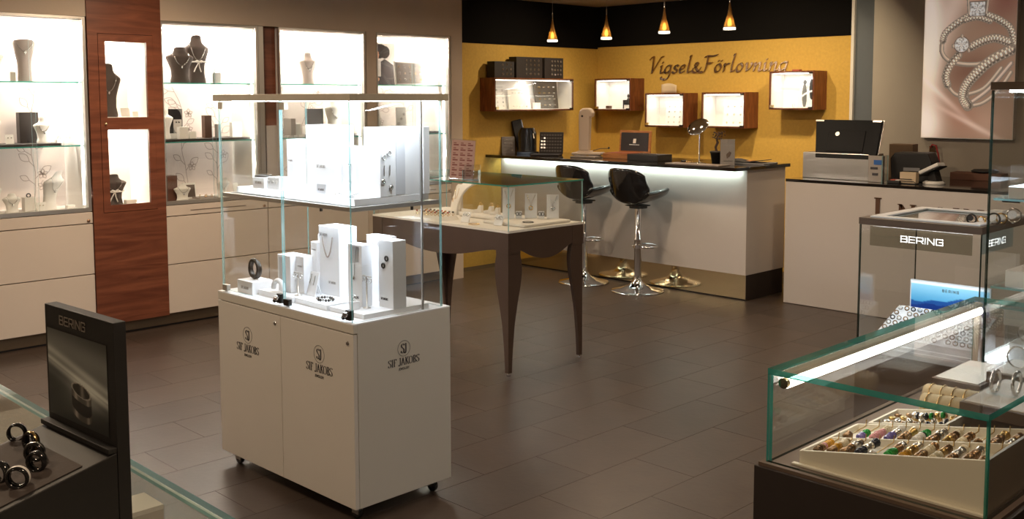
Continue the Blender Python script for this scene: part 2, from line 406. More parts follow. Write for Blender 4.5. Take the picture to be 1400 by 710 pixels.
# left wall: fascia above the displays, piers between them, plain run nearer the camera
g = G(); g.box(-7.3, FX, .88, 6.02, 2.14, CZ); g.box(-7.3, FX, 4.985, 5.085, 0, 2.14); g.box(-7.3, FX, 5.89, 6.02, 0, 2.14)
g.box(-7.3, FX, -3.3, .88, 0, CZ); wl = struct(g.build('wall_left', fascia))
wy = struct(B('wall_left_recess', yellow, None, -7.3, NX, 6.02, 8.45, 0, 2.118))
B('band', black, wy, -7.3, NX+.004, 6.02, 8.45, 2.118, CZ)
ws = struct(B('wall_far', yellow, None, NX, -4.262, SY, 8.45, 0, 2.135))
B('band', black, ws, NX, -4.262, SY-.004, 8.45, 2.135, CZ)
struct(B('trim_1', M('pale_trim', (.72, .66, .58), .5), None, -4.262, -4.235, SY-.03, 8.45, 0, CZ))
struct(B('trim_2', M('slate_panel', (.10, .11, .115), .35), None, -4.235, -4.05, SY, 8.45, 0, CZ))
struct(B('wall_right', greyw, None, -3.975, 3.1, 8.1, 8.45, 0, CZ))
struct(B('wall_side', fascia, None, 3.0, 3.1, -3.3, 8.1, 0, CZ))
struct(B('wall_near', fascia, None, -6.75, 3.0, -3.4, -3.3, 0, CZ))
g = G(); g.box(-7.1, -6.80, .88, 5.98, 0.012, .088)
struct(g.build('baseboard_left', plinthm))
struct(B('baseboard_left_gap', blackm, None, -7.1, -6.815, .88, 5.98, 0, .012))

# ================================================================ LEFT WALL DISPLAYS
floralm = M('floral_print', (.42, .33, .29), .8)
backm = M('blush_wallpaper', (.80, .70, .65), .8, var=.02)
inner = M('display_lining', (.82, .78, .73), .6)
def leaf(pts, p, a, L, w):
    out = []
    for s in (1, -1):
        q = []
        for i in range(6):
            t = i/5; q.append((p[0]+L*t*math.cos(a)-s*w*math.sin(PI*t)*math.sin(a), p[1]+L*t*math.sin(a)+s*w*math.sin(PI*t)*math.cos(a)))
        out.append(q)
    return out
def floral(parent, x, y0, y1, z0, z1, seed, n=4):
    rnd = random.Random(seed); g = G()
    def rib(q, wd=.0022):
        for (a, b), (c, d) in zip(q, q[1:]):
            L = math.hypot(c-a, d-b) or 1; nx, nz = -(d-b)/L*wd, (c-a)/L*wd
            if not all(y0 < t < y1 for t in (a, c)) or not all(z0 < t < z1 for t in (b, d)): continue
            g.add([(x, a+nx, b+nz), (x, c+nx, d+nz), (x, c-nx, d-nz), (x, a-nx, b-nz)], [(0, 1, 2, 3)])
    for k in range(n):
        p = [y0+(y1-y0)*(k+.5)/n+rnd.uniform(-.03, .03), z0+.01]; a = PI/2+rnd.uniform(-.15, .15); st = []
        while p[1] < z1:
            st.append(tuple(p)); a += rnd.uniform(-.22, .22); a = min(max(a, 1.1), 2.05); p = [p[0]+.04*math.cos(a), p[1]+.04*math.sin(a)]
            if rnd.random() < .42:
                s = rnd.choice((-1, 1)); aa = a+s*rnd.uniform(.5, 1.0); L = rnd.uniform(.05, .1)
                q = (p[0]+.05*math.cos(aa), p[1]+.05*math.sin(aa)); rib([tuple(p), q])
                for c in leaf(None, q, aa+s*.2, L, L*.28): rib(c)
            if rnd.random() < .12:
                for m in range(5):
                    for c in leaf(None, (p[0]+.05, p[1]+.03), m*1.257+.3, .035, .011): rib(c)
        rib(st)
    return tag(g.build('floral_print', floralm, parent), kind='stuff')
def display(y0, y1, name_label, ymeet, base_y=None, seed=1, tray=(0, 1)):
    b0, b1 = base_y or (y0, y1)
    t = thing('display_cabinet', name_label, 'display cabinet', (-6.95, (y0+y1)/2, 0), 'built-in lit display cabinets along the left wall')
    g = G(); g.box(-7.15, -6.78, y0+.002, y0+.02, .855, 2.138); g.box(-7.15, -6.78, y1-.02, y1-.002, .855, 2.138); g.box(-7.15, -6.78, y0+.02, y1-.02, 2.118, 2.138)
    g.build('carcass', inner, t)
    B('back_panel', backm, t, -7.15, -7.14, y0+.02, y1-.02, .86, 2.118)
    floral(t, -7.139, y0+.03, y1-.03, .9, 1.70, seed, 4 if y1-y0 > 1 else 3)
    B('deck', inner, t, -7.14, -6.78, y0+.02, y1-.02, .845, .873)
    for z in (1.708, 1.292): G().pane(-7.13, -6.80, y0+.022, y1-.022, z, z+.008).build('glass_shelf', [glass, gedge], t)
    B('shelf_tray', darkb, t, -7.10, -6.83, y0+.03+(y1-y0-.06)*tray[0], y0+.03+(y1-y0-.06)*tray[1], 1.3005, 1.316, bevel=.002)
    B('led_strip', ledw, t, -7.11, -7.07, y0+.04, y1-.04, 2.108, 2.118)
    B('led_strip', led('led_soft_white', (1, .95, .88), 4), t, -6.83, -6.815, y1-.030, y1-.020, .90, 2.09)
    if y1-y0 > .9: pass
    w2 = (y1-y0-.05)/2
    for k, (a, b) in enumerate(((y0+.025, ymeet+.012), (ymeet-.012, y1-.025))):
        G().pane(-6.772-.007*k, -6.768-.007*k, a, b, .886, 2.115).build('sliding_door', [glass, gedgeb], t)
    g = G(); g.box(-6.785, -6.752, y0+.004, y1-.004, .862, .886); g.box(-6.78, -6.752, y1-.024, y1-.004, .886, 2.138); g.box(-6.78, -6.752, y0+.002, y0+.012, .886, 2.138); g.box(-6.78, -6.752, y0+.012, y1-.024, 2.122, 2.138)
    g.build('track_frame', alu, t)
    for z0, z1, nm in ((.095, .437, 'drawer'), (.443, .777, 'drawer'), (.783, .856, 'top_drawer')):
        d = B(nm, cream, t, -7.1, FX, b0+.002, b1-.002, z0, z1, bevel=.0015)
        if nm == 'top_drawer':
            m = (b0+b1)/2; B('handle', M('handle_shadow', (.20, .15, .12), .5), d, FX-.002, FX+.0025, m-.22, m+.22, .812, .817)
    G().lathe([(.011, 0), (.011, .004), (.004, .006)], n=14, sub=Matrix.Translation((FX, b1-.03, .80))@Matrix.Rotation(PI/2, 4, 'Y')).build('lock', M('lock_brass', (.45, .30, .2), .3, .9), t)
    ar = area('display_light', (-7.08, (y0+y1)/2, 2.10), (-7.08, (y0+y1)/2, 1.2), .06, 20*(y1-y0), (1.0, .93, .84), sy=y1-y0-.1)
    ar.rotation_euler = (0, math.radians(-3), 0); ar.data.shape = 'RECTANGLE'; ar.data.size = .06; ar.data.size_y = y1-y0-.1
    area('display_light', (-6.84, y1-.045, 1.5), (-7.14, y1-.25, 1.45), .02, 4.0, (1.0, .93, .84), sy=1.1)
    return t
display(.90, 2.733, 'lit glass display cabinet with white drawers, left of the wide wooden column', 2.39, seed=3, tray=(0, .93))
display(3.243, 4.005, 'lit glass display cabinet with two dark necklace busts, right of the wide wooden column', 3.64, (3.243, 4.05), seed=5, tray=(0, .98))
display(4.175, 4.983, 'lit display cabinet behind the glass case, between the narrow wooden column and the pier', 4.58, (4.055, 4.983), seed=9, tray=(.55, 1))
display(5.087, 5.888, 'lit display cabinet with a couple photo inside, last one before the yellow wall', 5.49, seed=12, tray=(.3, .95))

# wide wooden column with a glazed door
t = thing('wood_column', 'wide cherry wood column with a two-window glazed door between the first two display cabinets', 'column', (-6.95, 2.99, 0))
Z0, Z1 = .846, 2.032; Y0, Y1 = 2.803, 3.177
g = G(); X0, X1 = -7.15, -6.738
g.box(X0, X1, 2.735, 3.241, .088, Z0-.003); g.box(X0, X1, 2.735, 3.241, Z1+.003, CZ-.001); g.box(X0, X1, 2.735, Y0-.002, Z0-.003, Z1+.003); g.box(X0, X1, Y1+.002, 3.241, Z0-.003, Z1+.003)
g.build('column_panel', woodc, t)
d = B('door', woodc, t, X1-.02, X1+.002, Y0, Y0+.046, Z0, Z1)
bpy.data.objects.remove(d, do_unlink=True)
g = G(); wa, wb = 2.849, 3.132
g.box(X1-.02, X1+.003, Y0, wa, Z0, Z1); g.box(X1-.02, X1+.003, wb, Y1, Z0, Z1)
for a, b in ((Z0, .892), (1.396, 1.478), (1.982, Z1)): g.box(X1-.02, X1+.003, wa, wb, a, b)
door = g.build('door', woodc, t)
for a, b in ((.892, 1.396), (1.478, 1.982)): G().pane(X1-.012, X1-.008, wa, wb, a, b).build('pane', [glass, gedge], door)
G().lathe([(.012, 0), (.012, .004), (.009, .012), (.002, .014)], n=14, sub=Matrix.Translation((X1+.003, 2.835, 1.437))@Matrix.Rotation(PI/2, 4, 'Y')).build('knob', M('brass_knob', (.7, .55, .35), .25, 1), door)
g = G()
for a, b in ((.86, 1.42), (1.46, 2.02)):
    g.box(X0+.01, X0+.02, 2.80, 3.18, a, b); g.box(X0+.02, X1-.022, 2.80, 2.815, a, b); g.box(X0+.02, X1-.022, 3.165, 3.18, a, b); g.box(X0+.02, X1-.022, 2.815, 3.165, b-.015, b); g.box(X0+.02, X1-.022, 2.815, 3.165, a, a+.02)
g.build('lining', inner, t)
for a, b in ((.88, 1.40), (1.48, 2.0)):
    B('led_strip', ledw, t, X0+.03, X0+.06, 2.84, 3.14, b-.005, b+.004)
    area('display_light', (X0+.05, 2.99, b-.012), (X0+.05, 2.99, a), .04, 4.0, (1, .93, .84), sy=.28)
t = thing('wood_column', 'narrow dark wooden column behind the top left corner of the glass case', 'column', (-6.95, 4.12, 0))
B('column_panel', woodc, t, -7.15, -6.80, 4.075, 4.172, .87, 2.139)
g = G(); g.box(-6.80, -6.76, 4.008, 4.05, .87, 2.139); g.build('white_edge', alu, t)
B('post_face', greyl, t, -6.80, -6.79, 4.075, 4.172, .87, 1.40)

# ---------------------------------------------------------------- necklace busts and little displays
def bust(loc, h, wd, mat, label, rz=PI/2, neck=True, lean=.0, pend=silver, cat='bust', group=None, kind='neck', bow=False):
    with xf(loc, rz):
        t = thing('necklace_bust' if kind == 'neck' else 'torso_form', label, 'jewelry bust', (0, 0, 0), group)
        if kind == 'neck':
            prof = [(0, .70), (.04, .72), (.2, .62), (.4, .66), (.58, .84), (.72, 1.0), (.78, .98), (.83, .66), (.88, .46), (.97, .42), (1., .40)]
        else: prof = [(0, .62), (.03, .64), (.3, .60), (.5, .64), (.75, .86), (.93, 1.0), (.98, .98), (1., .90)]
        def W(t_): 
            return np.interp(t_, [p[0] for p in prof], [p[1] for p in prof])*wd/2
        def fn(u, v):
            a = 2*PI*u; ww = W(v); dd = ww*(.42 if kind == 'neck' else .34)
            return (ww*math.cos(a), dd*math.sin(a)+lean*h*v*v+.02*h*math.sin(PI*v), h*v*(1-(.05*math.sin(a) if v > .9 else 0)))
        g = G().grid(fn, 24, 22, closed_u=True)
        g.add([fn(i/24, 1.) for i in range(24)], [tuple(range(24))]); g.add([fn(i/24, 0.) for i in range(24)], [tuple(range(24))[::-1]])
        g.build('bust_body', mat, t)
        if neck:
            pts = []
            for i in range(15):
                s = (i/14-.5)*2; zz = .86-.36*(1-s*s)**.8 if kind == 'neck' else .93-.18*(1-s*s)
                xx = s*W(.8)*.72; ww = W(zz); dd = ww*(.42 if kind == 'neck' else .34)
                k = min(1, abs(xx)/max(ww, 1e-4)); pts.append((xx, -dd*math.sqrt(1-k*k*.9)-.002+lean*h*zz*zz+.02*h*math.sin(PI*zz), h*zz))
            g = G().tube(pts, .0016, 5); m = pts[7]
            g.lathe([(.001, .012), (.005, .006), (.006, 0), (.001, -.008)], (m[0], m[1]-.002, m[2]-.012), 8)
            g.build('necklace', pend, t)
        if bow:
            z = .46*h; y = -W(.46)*.42-.006
            g = G()
            for s in (1, -1):
                g.tube([(0, y, z), (s*.018, y-.004, z+.010), (s*.034, y, z+.004), (s*.018, y-.004, z-.004), (0, y, z)], .0045, 6)
                g.tube([(0, y, z), (s*.012-.01, y-.002, z-.035), (s*.028-.012, y, z-.072)], .0045, 6)
            g.torus((0, 0, z), W(.46)*1.02, .005, 'Z'); g.build('ribbon_bow', whitec, t)
    return t
def card_stand(loc, wd, h, mat, label, rz=PI/2, lean=.25, th=.004, name='display_card', cat='display card', group=None, deco=None, dm=None):
    with xf(loc, rz):
        t = thing(name, label, cat, (0, 0, 0), group)
        with xf((0, 0, th*math.sin(lean)+.0004), 0, -lean):
            G().box(-wd/2, wd/2, 0, th, 0, h).build('card', mat, t, .0006)
            if deco:
                g = G(); deco(g, wd, h); g.build('jewelry', dm or silver, t)
        a = h*math.cos(lean)*.8; b = h*math.sin(lean)*.8
        G().prism([(b+th, a), (b+th+.004, a), (b+h*.35, 0), (b+h*.35-.004, 0)], -.004, .004, 'YZ').build('easel_leg', mat, t)
    return t
def carton(loc, dx, dy, dz, mat, label, rz=0, name='box', cat='box', group=None, txt=None, lid=False):
    with xf(loc, rz):
        t = thing(name, label, cat, (0, 0, 0), group)
        G().box(-dx/2, dx/2, -dy/2, dy/2, 0, dz*(.8 if lid else 1)).build('box_body', mat, t, .001)
        if lid: G().box(-dx/2-.001, dx/2+.001, -dy/2-.001, dy/2+.001, dz*.81, dz).build('lid', mat, t, .001)
        if txt: txt(t)
    return t
SD = 1.3165; SG = 1.7165; DK = .8735
gb = 'white jewelry busts in the left display cabinets'
bust((-6.95, 2.41, SG), .26, .145, bustd, 'grey beige torso form with a choker on the top shelf at far left', kind='torso')
bust((-6.97, 2.22, SG), .22, .15, whitec, 'pale necklace bust cut off by the left edge, on the top shelf')
carton((-6.90, 2.315, SG), .035, .03, .06, whitec, 'tiny white box beside the grey beige torso form', PI/2)
bust((-6.97, 2.19, SD), .19, .14, whitec, 'white bust at the left edge on the brown middle shelf', neck=False)
card_stand((-6.90, 2.285, SD), .05, .06, whitec, 'small white earring stand with two dark studs on the middle shelf', deco=lambda g, w_, h_: (g.lathe([(.004, 0), (.004, .004)], (-.01, -.004, h_*.6), 8), g.lathe([(.004, 0), (.004, .004)], (.01, -.004, h_*.6), 8)), dm=darkmetal)
carton((-7.03, 2.44, SD), .12, .06, .20, darkb, 'tall dark brown box behind the small white bust on the middle shelf', PI/2)
bust((-6.92, 2.50, SD), .155, .125, whitec, 'small white necklace bust in front of the tall dark brown box')
for y, l in ((2.60, 'tiny white ring pad nearest the white bust on the middle shelf'), (2.66, 'tiny white ring pad at the right end of the middle shelf')):
    with xf((-6.93, y, SD), PI/2):
        t = thing('ring_pad', l, 'ring pad', (0, 0, 0)); G().box(-.02, .02, -.02, .02, 0, .02).build('pad', whitec, t, .004); G().torus((0, 0, .028), .009, .0015, 'Y').build('ring', gold, t)
bust((-6.92, 2.285, DK), .12, .115, whitec, 'small white necklace bust on the cabinet floor at far left')
bust((-6.97, 2.18, DK), .2, .13, whitec, 'tall white bust cut off by the left edge on the cabinet floor', neck=False)
bust((-6.95, 2.53, DK), .25, .17, whitec, 'large white leaning necklace bust on the cabinet floor', lean=-.35, rz=PI/2+.5)
card_stand((-6.86, 2.45, DK), .06, .06, whitec, 'small white earring stand in front of the large leaning bust', deco=lambda g, w_, h_: (g.lathe([(.003, 0), (.003, .004)], (-.01, -.004, h_*.6), 8), g.lathe([(.003, 0), (.003, .004)], (.01, -.004, h_*.6), 8)), dm=gold)
carton((-6.95, 2.40, DK), .07, .06, .09, whitec, 'white block carrying a dark ring on the cabinet floor', PI/2, txt=lambda t: G().torus((0, 0, .102), .012, .004, 'Y').build('dark_ring', darkmetal, t))
carton((-6.90, 2.645, DK), .05, .05, .025, whitec, 'flat white ring block at the right end of the cabinet floor', PI/2)
# second cabinet
bust((-6.92, 3.465, SG), .245, .21, bustg, 'dark taupe necklace bust, the shorter of the two beside the wide wooden column')
bust((-6.99, 3.63, SG), .335, .20, bustg, 'tall dark taupe necklace bust tied with a white ribbon bow', bow=True)
with xf((-6.93, 3.76, SG), PI/2):
    t = thing('acrylic_box', 'clear acrylic box holding a pale pouch, right of the bow-tied bust', 'box', (0, 0, 0))
    g = G(); 
    for a in ((-.04, -.037, -.03, .03, 0, .2), (.037, .04, -.03, .03, 0, .2), (-.037, .037, -.03, -.027, 0, .2), (-.037, .037, .027, .03, 0, .2), (-.037, .037, -.027, .027, .197, .2)): g.pane(*a)
    g.build('case', [acryl, gedgeb], t); G().box(-.03, .03, -.01, .02, 0.001, .08).build('pouch', whitec, t, .01); G().torus((0, 0, .085), .02, .003, 'Y').build('pouch_handle', whitec, t)
bust((-6.96, 3.345, SD), .20, .15, whitec, 'round white bust against the wide wooden column on the middle shelf', neck=False)
t = thing('photo_card', 'black and white portrait card on the middle shelf', 'photo', (-6.99, 3.45, SD))
pm = printmat('card_print')
def portrait(u, v):
    c = np.ones((u.size, 3))*.55
    d = ((u-.62)/.30)**2+((v-.48)/.34)**2; c[d < 1] = (.80, .78, .76)
    d = ((u-.50)/.42)**2+((v-.30)/.30)**2; c[(d < 1) & (v < .36)] = (.12, .11, .11); c[(u < .34)] = (.15, .14, .14)
    c[((u-.55)/.06)**2+((v-.46)/.03)**2 < 1] = .2; c[((u-.74)/.06)**2+((v-.46)/.03)**2 < 1] = .2; c[((u-.66)/.09)**2+((v-.64)/.025)**2 < 1] = .3
    c[(v > .84)] = (.85, .85, .84); return c
G().box(-6.995, -6.985, 3.395, 3.505, SD, 1.53).build('card', whitec, t)
printed('print', t, (-6.9845, 3.395, 1.53), (0, .11, 0), (0, 0, -.21), 34, 60, portrait, pm)
carton((-6.90, 3.46, SD), .07, .04, .085, whitec, 'white gift box in front of the black and white portrait card', PI/2)
carton((-6.90, 3.53, SD), .05, .04, .05, whitec, 'smaller white gift box to the right of the portrait card', PI/2)
carton((-6.93, 3.665, SD), .055, .05, .165, M('brown_box', (.10, .05, .03), .5), 'upright brown box on the middle shelf left of the glass case edge', PI/2)
carton((-6.90, 3.735, SD), .03, .03, .10, bustd, 'slim grey pedestal next to the upright brown box', PI/2)
carton((-6.93, 3.90, SD), .08, .04, .11, whitec, 'white folded card box at the right end of the middle shelf', PI/2)
carton((-6.95, 3.345, DK), .13, .09, .18, M('cherry_box', (.11, .04, .022), .45), 'reddish brown upright box on the cabinet floor beside the wide wooden column', PI/2)
bust((-6.87, 3.43, DK), .115, .13, whitec, 'small white necklace bust in front of the reddish brown box')
t = thing('framed_photo', 'small framed photograph leaning behind the small white bust', 'photo frame', (-6.96, 3.535, DK))
with xf((-6.96, 3.535, DK+.0022), PI/2, -.15):
    G().box(-.05, .05, 0, .012, 0, .115).build('frame', whitec, t, .001); G().box(-.042, .042, -.001, 0, .01, .10).build('photo', M('dark_photo', (.10, .07, .055), .5), t)
for y, l in ((3.62, 'flat grey tray of rings on the cabinet floor'), ):
    t = thing('ring_tray', l, 'tray', (-6.9, y, DK)); B('tray', bustd, t, -6.97, -6.83, y-.07, y+.07, DK, DK+.012)
    for k in range(4): G().torus((-6.9+.03*(k % 2), y-.04+.026*k, DK+.021), .009, .002, 'Y').build('ring', gold, t)
bust((-6.92, 3.77, DK), .14, .10, whitec, 'curved white earring bust half hidden behind the case post', lean=-.3)
card_stand((-6.90, 3.88, DK), .04, .10, whitec, 'tall thin white pendant stand in the second cabinet')
# column windows
bust((-6.90, 2.925, 1.481), .345, .19, bustg, 'dark taupe necklace bust in the upper column window')
card_stand((-6.86, 3.03, 1.481), .06, .06, whitec, 'small white ring stand in the upper column window')
card_stand((-6.83, 3.085, 1.481), .04, .035, whitec, 'tiny white tilted card, rightmost in the upper column window')
bust((-6.88, 2.93, .881), .20, .19, bustg, 'dark taupe necklace bust in the lower column window', bow=True)
carton((-6.84, 3.03, .881), .07, .05, .03, whitec, 'small white ring pad in the lower column window', PI/2)
# third and fourth cabinets
bust((-6.97, 4.57, SG), .24, .17, backm, 'blush coloured bust on the top shelf above the glass case')
carton((-6.93, 4.37, SD), .05, .08, .13, bustd, 'leaning grey book box low in the third cabinet', PI/2+.2)
carton((-6.95, 4.44, SD), .06, .05, .09, whitec, 'white box beside the leaning grey book box', PI/2)
carton((-6.98, 4.63, 1.392), .15, .04, .13, M('slate_box', (.15, .15, .17), .5), 'slate grey striped block standing in the third cabinet', PI/2)
carton((-6.98, 4.63, SD), .17, .08, .07, whitec, 'white riser under the slate grey striped block', PI/2)
bust((-6.94, 4.80, SD), .28, .19, whitec, 'large white bust near the pier in the third cabinet')
t = thing('couple_photo', 'photo print of a couple leaning heads together, in the last lit cabinet', 'photo', (-7.05, 5.36, SG))
def couple(u, v):
    c = np.ones((u.size, 3))*np.array((.97, .95, .93))
    def el(cx, cy, a, b, col, rot=0.):
        x = (u-cx)*math.cos(rot)+(v-cy)*math.sin(rot); y = -(u-cx)*math.sin(rot)+(v-cy)*math.cos(rot); c[(x/a)**2+(y/b)**2 < 1] = col
    c[(v > .38+.6*np.abs(u-.72)) & (u > .42)] = (.27, .25, .26)      # suit
    el(.20, .72, .24, .42, (.93, .88, .85)); el(.16, .30, .20, .18, (.45, .27, .16)); el(.22, .30, .12, .15, (.88, .68, .55)); el(.08, .42, .09, .17, (.50, .30, .18))
    el(.58, .20, .22, .17, (.14, .11, .10)); el(.46, .29, .11, .14, (.84, .62, .50)); el(.72, .22, .14, .15, (.16, .13, .12))
    c[(np.abs(u-.55) < .06) & (v > .42) & (v < .8)] = (.90, .88, .86); el(.5, .86, .08, .05, (.86, .66, .54)); return c
B('board', whitec, t, -7.06, -7.05, 5.112, 5.51, SG, SG+.36)
printed('print', t, (-7.0495, 5.112, SG+.36), (0, .398, 0), (0, 0, -.36), 80, 72, couple, pm)
with xf((-6.95, 5.63, SG+.0022), PI/2, -.12):
    t = thing('earring_board', 'framed grey board of earrings in front of the couple photo', 'display board', (0, 0, 0))
    g = G(); g.box(-.19, .19, 0, .015, 0, .20); g.build('frame', whitec, t); G().box(-.175, .175, -.002, 0, .012, .188).build('panel', bustd, t)
    for i in range(6):
        for j in range(3): G().torus((-.145+.058*i, -.006, .045+.055*j), .007+.003*((i+j) % 2), .0015, 'Y', 12, 5).build('earring', silver if (i+j) % 2 else gold, t)
for y, l, m in ((5.22, 'pale vertical card with chains behind the glass case, left in the last cabinet', whitec), (5.50, 'white strip frame with a picture, third from left in the last cabinet', whitec)):
    card_stand((-6.95, y, SD), .11, .21, m, l, lean=.08, deco=lambda g, w_, h_: [g.torus((-.03+.03*k, -.004, .07+.04*(k % 3)), .009, .002, 'Y', 10, 5) for k in range(3)], dm=bustd)
for k, y in enumerate((5.60, 5.66, 5.72)):
    t = thing('rose_ring', ('rose gold ring leftmost on the dark shelf of the last cabinet', 'rose gold ring in the middle of the dark shelf of the last cabinet', 'rose gold ring rightmost on the dark shelf of the last cabinet')[k], 'ring', (-6.9, y, SD), 'rose gold rings on the dark shelf'); G().torus((-6.9, y, SD+.013), .011, .0025, 'Y', 14, 6).build('band', gold, t)

# ================================================================ WHITE GLASS CASE IN THE CENTRE
CO = (-3.057, 2.18, 0); CR = math.radians(1.0)
def logo(g, cx, cz, wd):
    h = wd/twidth('SIF JAKOBS', FT, 1., .95, .05); write(g, 'SIF JAKOBS', FT, h, w=.15, thin=.05, xs=.95, space=.05, origin=(cx-wd/2, cz-h*.5), depth=.0006)
    h2 = h*1.25; ww = .72*h2
    write(g, 'SJ', FT, h2, w=.17, thin=.05, xs=.8, space=-.02, origin=(cx-.4*h2, cz+h*1.15), depth=.0006)
    pts = [(cx+h2*.86*math.cos(a), cz+h*1.15+h2*.5+h2*.86*math.sin(a)) for a in [2*PI*i/36 for i in range(36)]]
    for (a, b), (c, d) in zip(pts, pts[1:]+pts[:1]):
        L = math.hypot(c-a, d-b); nx, nz = -(d-b)/L*.0006, (c-a)/L*.0006
        g.prism([(a-nx, b-nz), (c-nx, d-nz), (c+nx, d+nz), (a+nx, b+nz)], -.0006, 0)
    h3 = h*.30; write(g, 'JEWELLERY', FT, h3, w=.14, thin=.1, space=.12, origin=(cx-twidth('JEWELLERY', FT, h3, space=.12)/2, cz-h*1.15), depth=.0006)
with xf(CO, CR):
    t = thing('glass_display_case', 'tall white glass display case on castors in the middle of the shop floor', 'display case', (-.487, .24, 0))
    CASE = t
    W, D = .975, .48; ZB = .766; ZT = 1.592
    G().box(-W, 0, .019, D, .06, ZB-.002).box(-W, 0, 0, .019, ZB-.034, ZB-.002).build('body', white, t, .0015)
    for k, (a, b) in enumerate(((-W, -W/2-.0015), (-W/2+.0015, -.002))):
        dd = G().box(a, b, 0, .018, .06, ZB-.038).build('door', white, t, .0012)
        cx = (-.739, -.221)[k]; g = G(); 
        with xf((0, -.0003, 0)): logo(g, cx, (.553, .563)[k], .174)
        g.build('logo', textd, dd)
        lx = (-.525, -.035)[k]
        G().lathe([(.009, 0), (.009, .003), (.005, .005)], n=14, sub=Matrix.Translation((lx, 0, .693))@Matrix.Rotation(PI/2, 4, 'X')).build('lock', chrome, dd)
    with xf((.0003, 0, 0), PI/2):
        g = G(); logo(g, .239, .588, .156); g.build('logo', textd, t)
    G().box(-W, 0, 0, D, ZB-.002, ZB+.003).build('case_floor', whitem, t)
    for x, y in ((-.06, .05), (-.06, .43), (-.91, .05), (-.91, .43)):
        c = G().lathe([(.024, -.009), (.026, -.006), (.026, .006), (.024, .009)], n=18, sub=Matrix.Translation((x, y, .026))@Matrix.Rotation(PI/2, 4, 'X')).build('castor', blackp, t)
        G().box(x-.014, x+.014, y-.014, y+.014, .045, .06).box(x-.02, x+.02, y-.011, y-.0095, .02, .046).box(x-.02, x+.02, y+.0095, y+.011, .02, .046).build('castor_fork', steel, c)
    # glass
    a0, a1, b0, b1 = -.952, -.018, .012, D-.025
    G().pane(a0, -.482, b0, b0+.006, ZB+.012, ZT).build('glass_door', [glass, gedgeb], t); G().pane(-.470, a1-.007, b0, b0+.006, ZB+.012, ZT).build('glass_door', [glass, gedgeb], t)
    G().pane(a1-.006, a1, b0, b1, ZB+.003, ZT).build('side_glass', [glass, gedgeb], t); G().pane(a0, a0+.006, b0+.008, b1, ZB+.003, ZT).build('side_glass', [glass, gedgeb], t)
    G().pane(a0+.007, a1-.007, b1-.006, b1, ZB+.003, ZT).build('back_glass', [glass, gedgeb], t)
    G().box(-.022-.008, -.022, b1-.10, b1-.094, ZB+.003, ZT).build('upright', steel, t)
    g = G(); g.box(-W, .0, 0, .03, ZT, ZT+.027); g.box(-W, 0, D-.03, D, ZT, ZT+.027); g.box(-W, -W+.03, .03, D-.03, ZT, ZT+.027); g.box(-.03, 0, .03, D-.03, ZT, ZT+.027); g.build('top_frame', champ, t, .001)
    B('top_panel', champ, t, -W+.03, -.03, .03, D-.03, ZT+.008, ZT+.026)
    for y in (.06, .40): B('led_strip', ledc, t, -.92, -.05, y, y+.02, ZT-.002, ZT+.007)
    B('led_strip', ledc, t, -.045, -.033, .04, .44, ZT-.002, ZT+.007)  # side strip added to brighten the right faces of the blocks
    # shelf
    G().pane(a0+.008, a1-.008, b0+.008, b1-.008, 1.188, 1.196).build('glass_shelf', [glass, gedgeb], t)
    g = G(); g.box(a0+.006, a1-.006, b0+.007, b0+.02, 1.183, 1.199); g.box(a1-.019, a1-.006, b0+.02, b1-.007, 1.183, 1.199); g.box(a0+.006, a0+.02, b0+.02, b1-.007, 1.183, 1.199); g.build('shelf_edge', alu, t)
    B('led_strip', ledc, t, -.90, -.06, b0+.024, b0+.036, 1.1835, 1.1875)
    for x, y in ((-.25, b0+.03), (-.03, b0+.30)): G().cyl((x, y, 1.168), .006, .014).build('shelf_clip', darkmetal, t)
    for x in (a0+.025, -.455):
        G().box(x-.018, x+.018, b0-.006, b0+.012, ZB+.008, ZB+.034).build('hinge', darkmetal if x > -.6 else alu, t, .001); G().box(x-.018, x+.018, b0-.006, b0+.012, ZT-.034, ZT-.006).build('hinge', champ, t, .001)
    for x in (-.505, -.04):
        l = G().box(x-.014, x+.014, b0-.008, b0+.012, ZB+.012, ZB+.050).build('door_lock', darkmetal, t, .002); G().lathe([(.010, 0), (.010, .012), (.006, .016)], n=14, sub=Matrix.Translation((x-.004, b0-.008, ZB+.034))@Matrix.Rotation(PI/2, 4, 'X')).build('cylinder', chrome, l)
        G().lathe([(.007, 0), (.009, .01), (.004, .014)], n=12, sub=Matrix.Translation((x-.022, b0-.004, ZB+.020))@Matrix.Rotation(PI/2, 4, 'X')).build('key', blackp, l)
for (x, y, z, e, sx, sy) in ((-3.52, 2.28, 1.583, 7, .85, .05), (-3.53, 2.55, 1.583, 6, .85, .05), (-3.53, 2.40, 1.172, 5.5, .8, .10)):
    area('case_light', (x, y, z), (x, y, 0), sx, e, (.82, .90, 1.0), sy=sy)
area('case_light', (-3.085, 2.42, 1.583), (-3.13, 2.42, 1.3), .02, 3.2, (.82, .90, 1.0), sy=.38)  # added fill lamp for the blocks' right faces, goes with the side strip

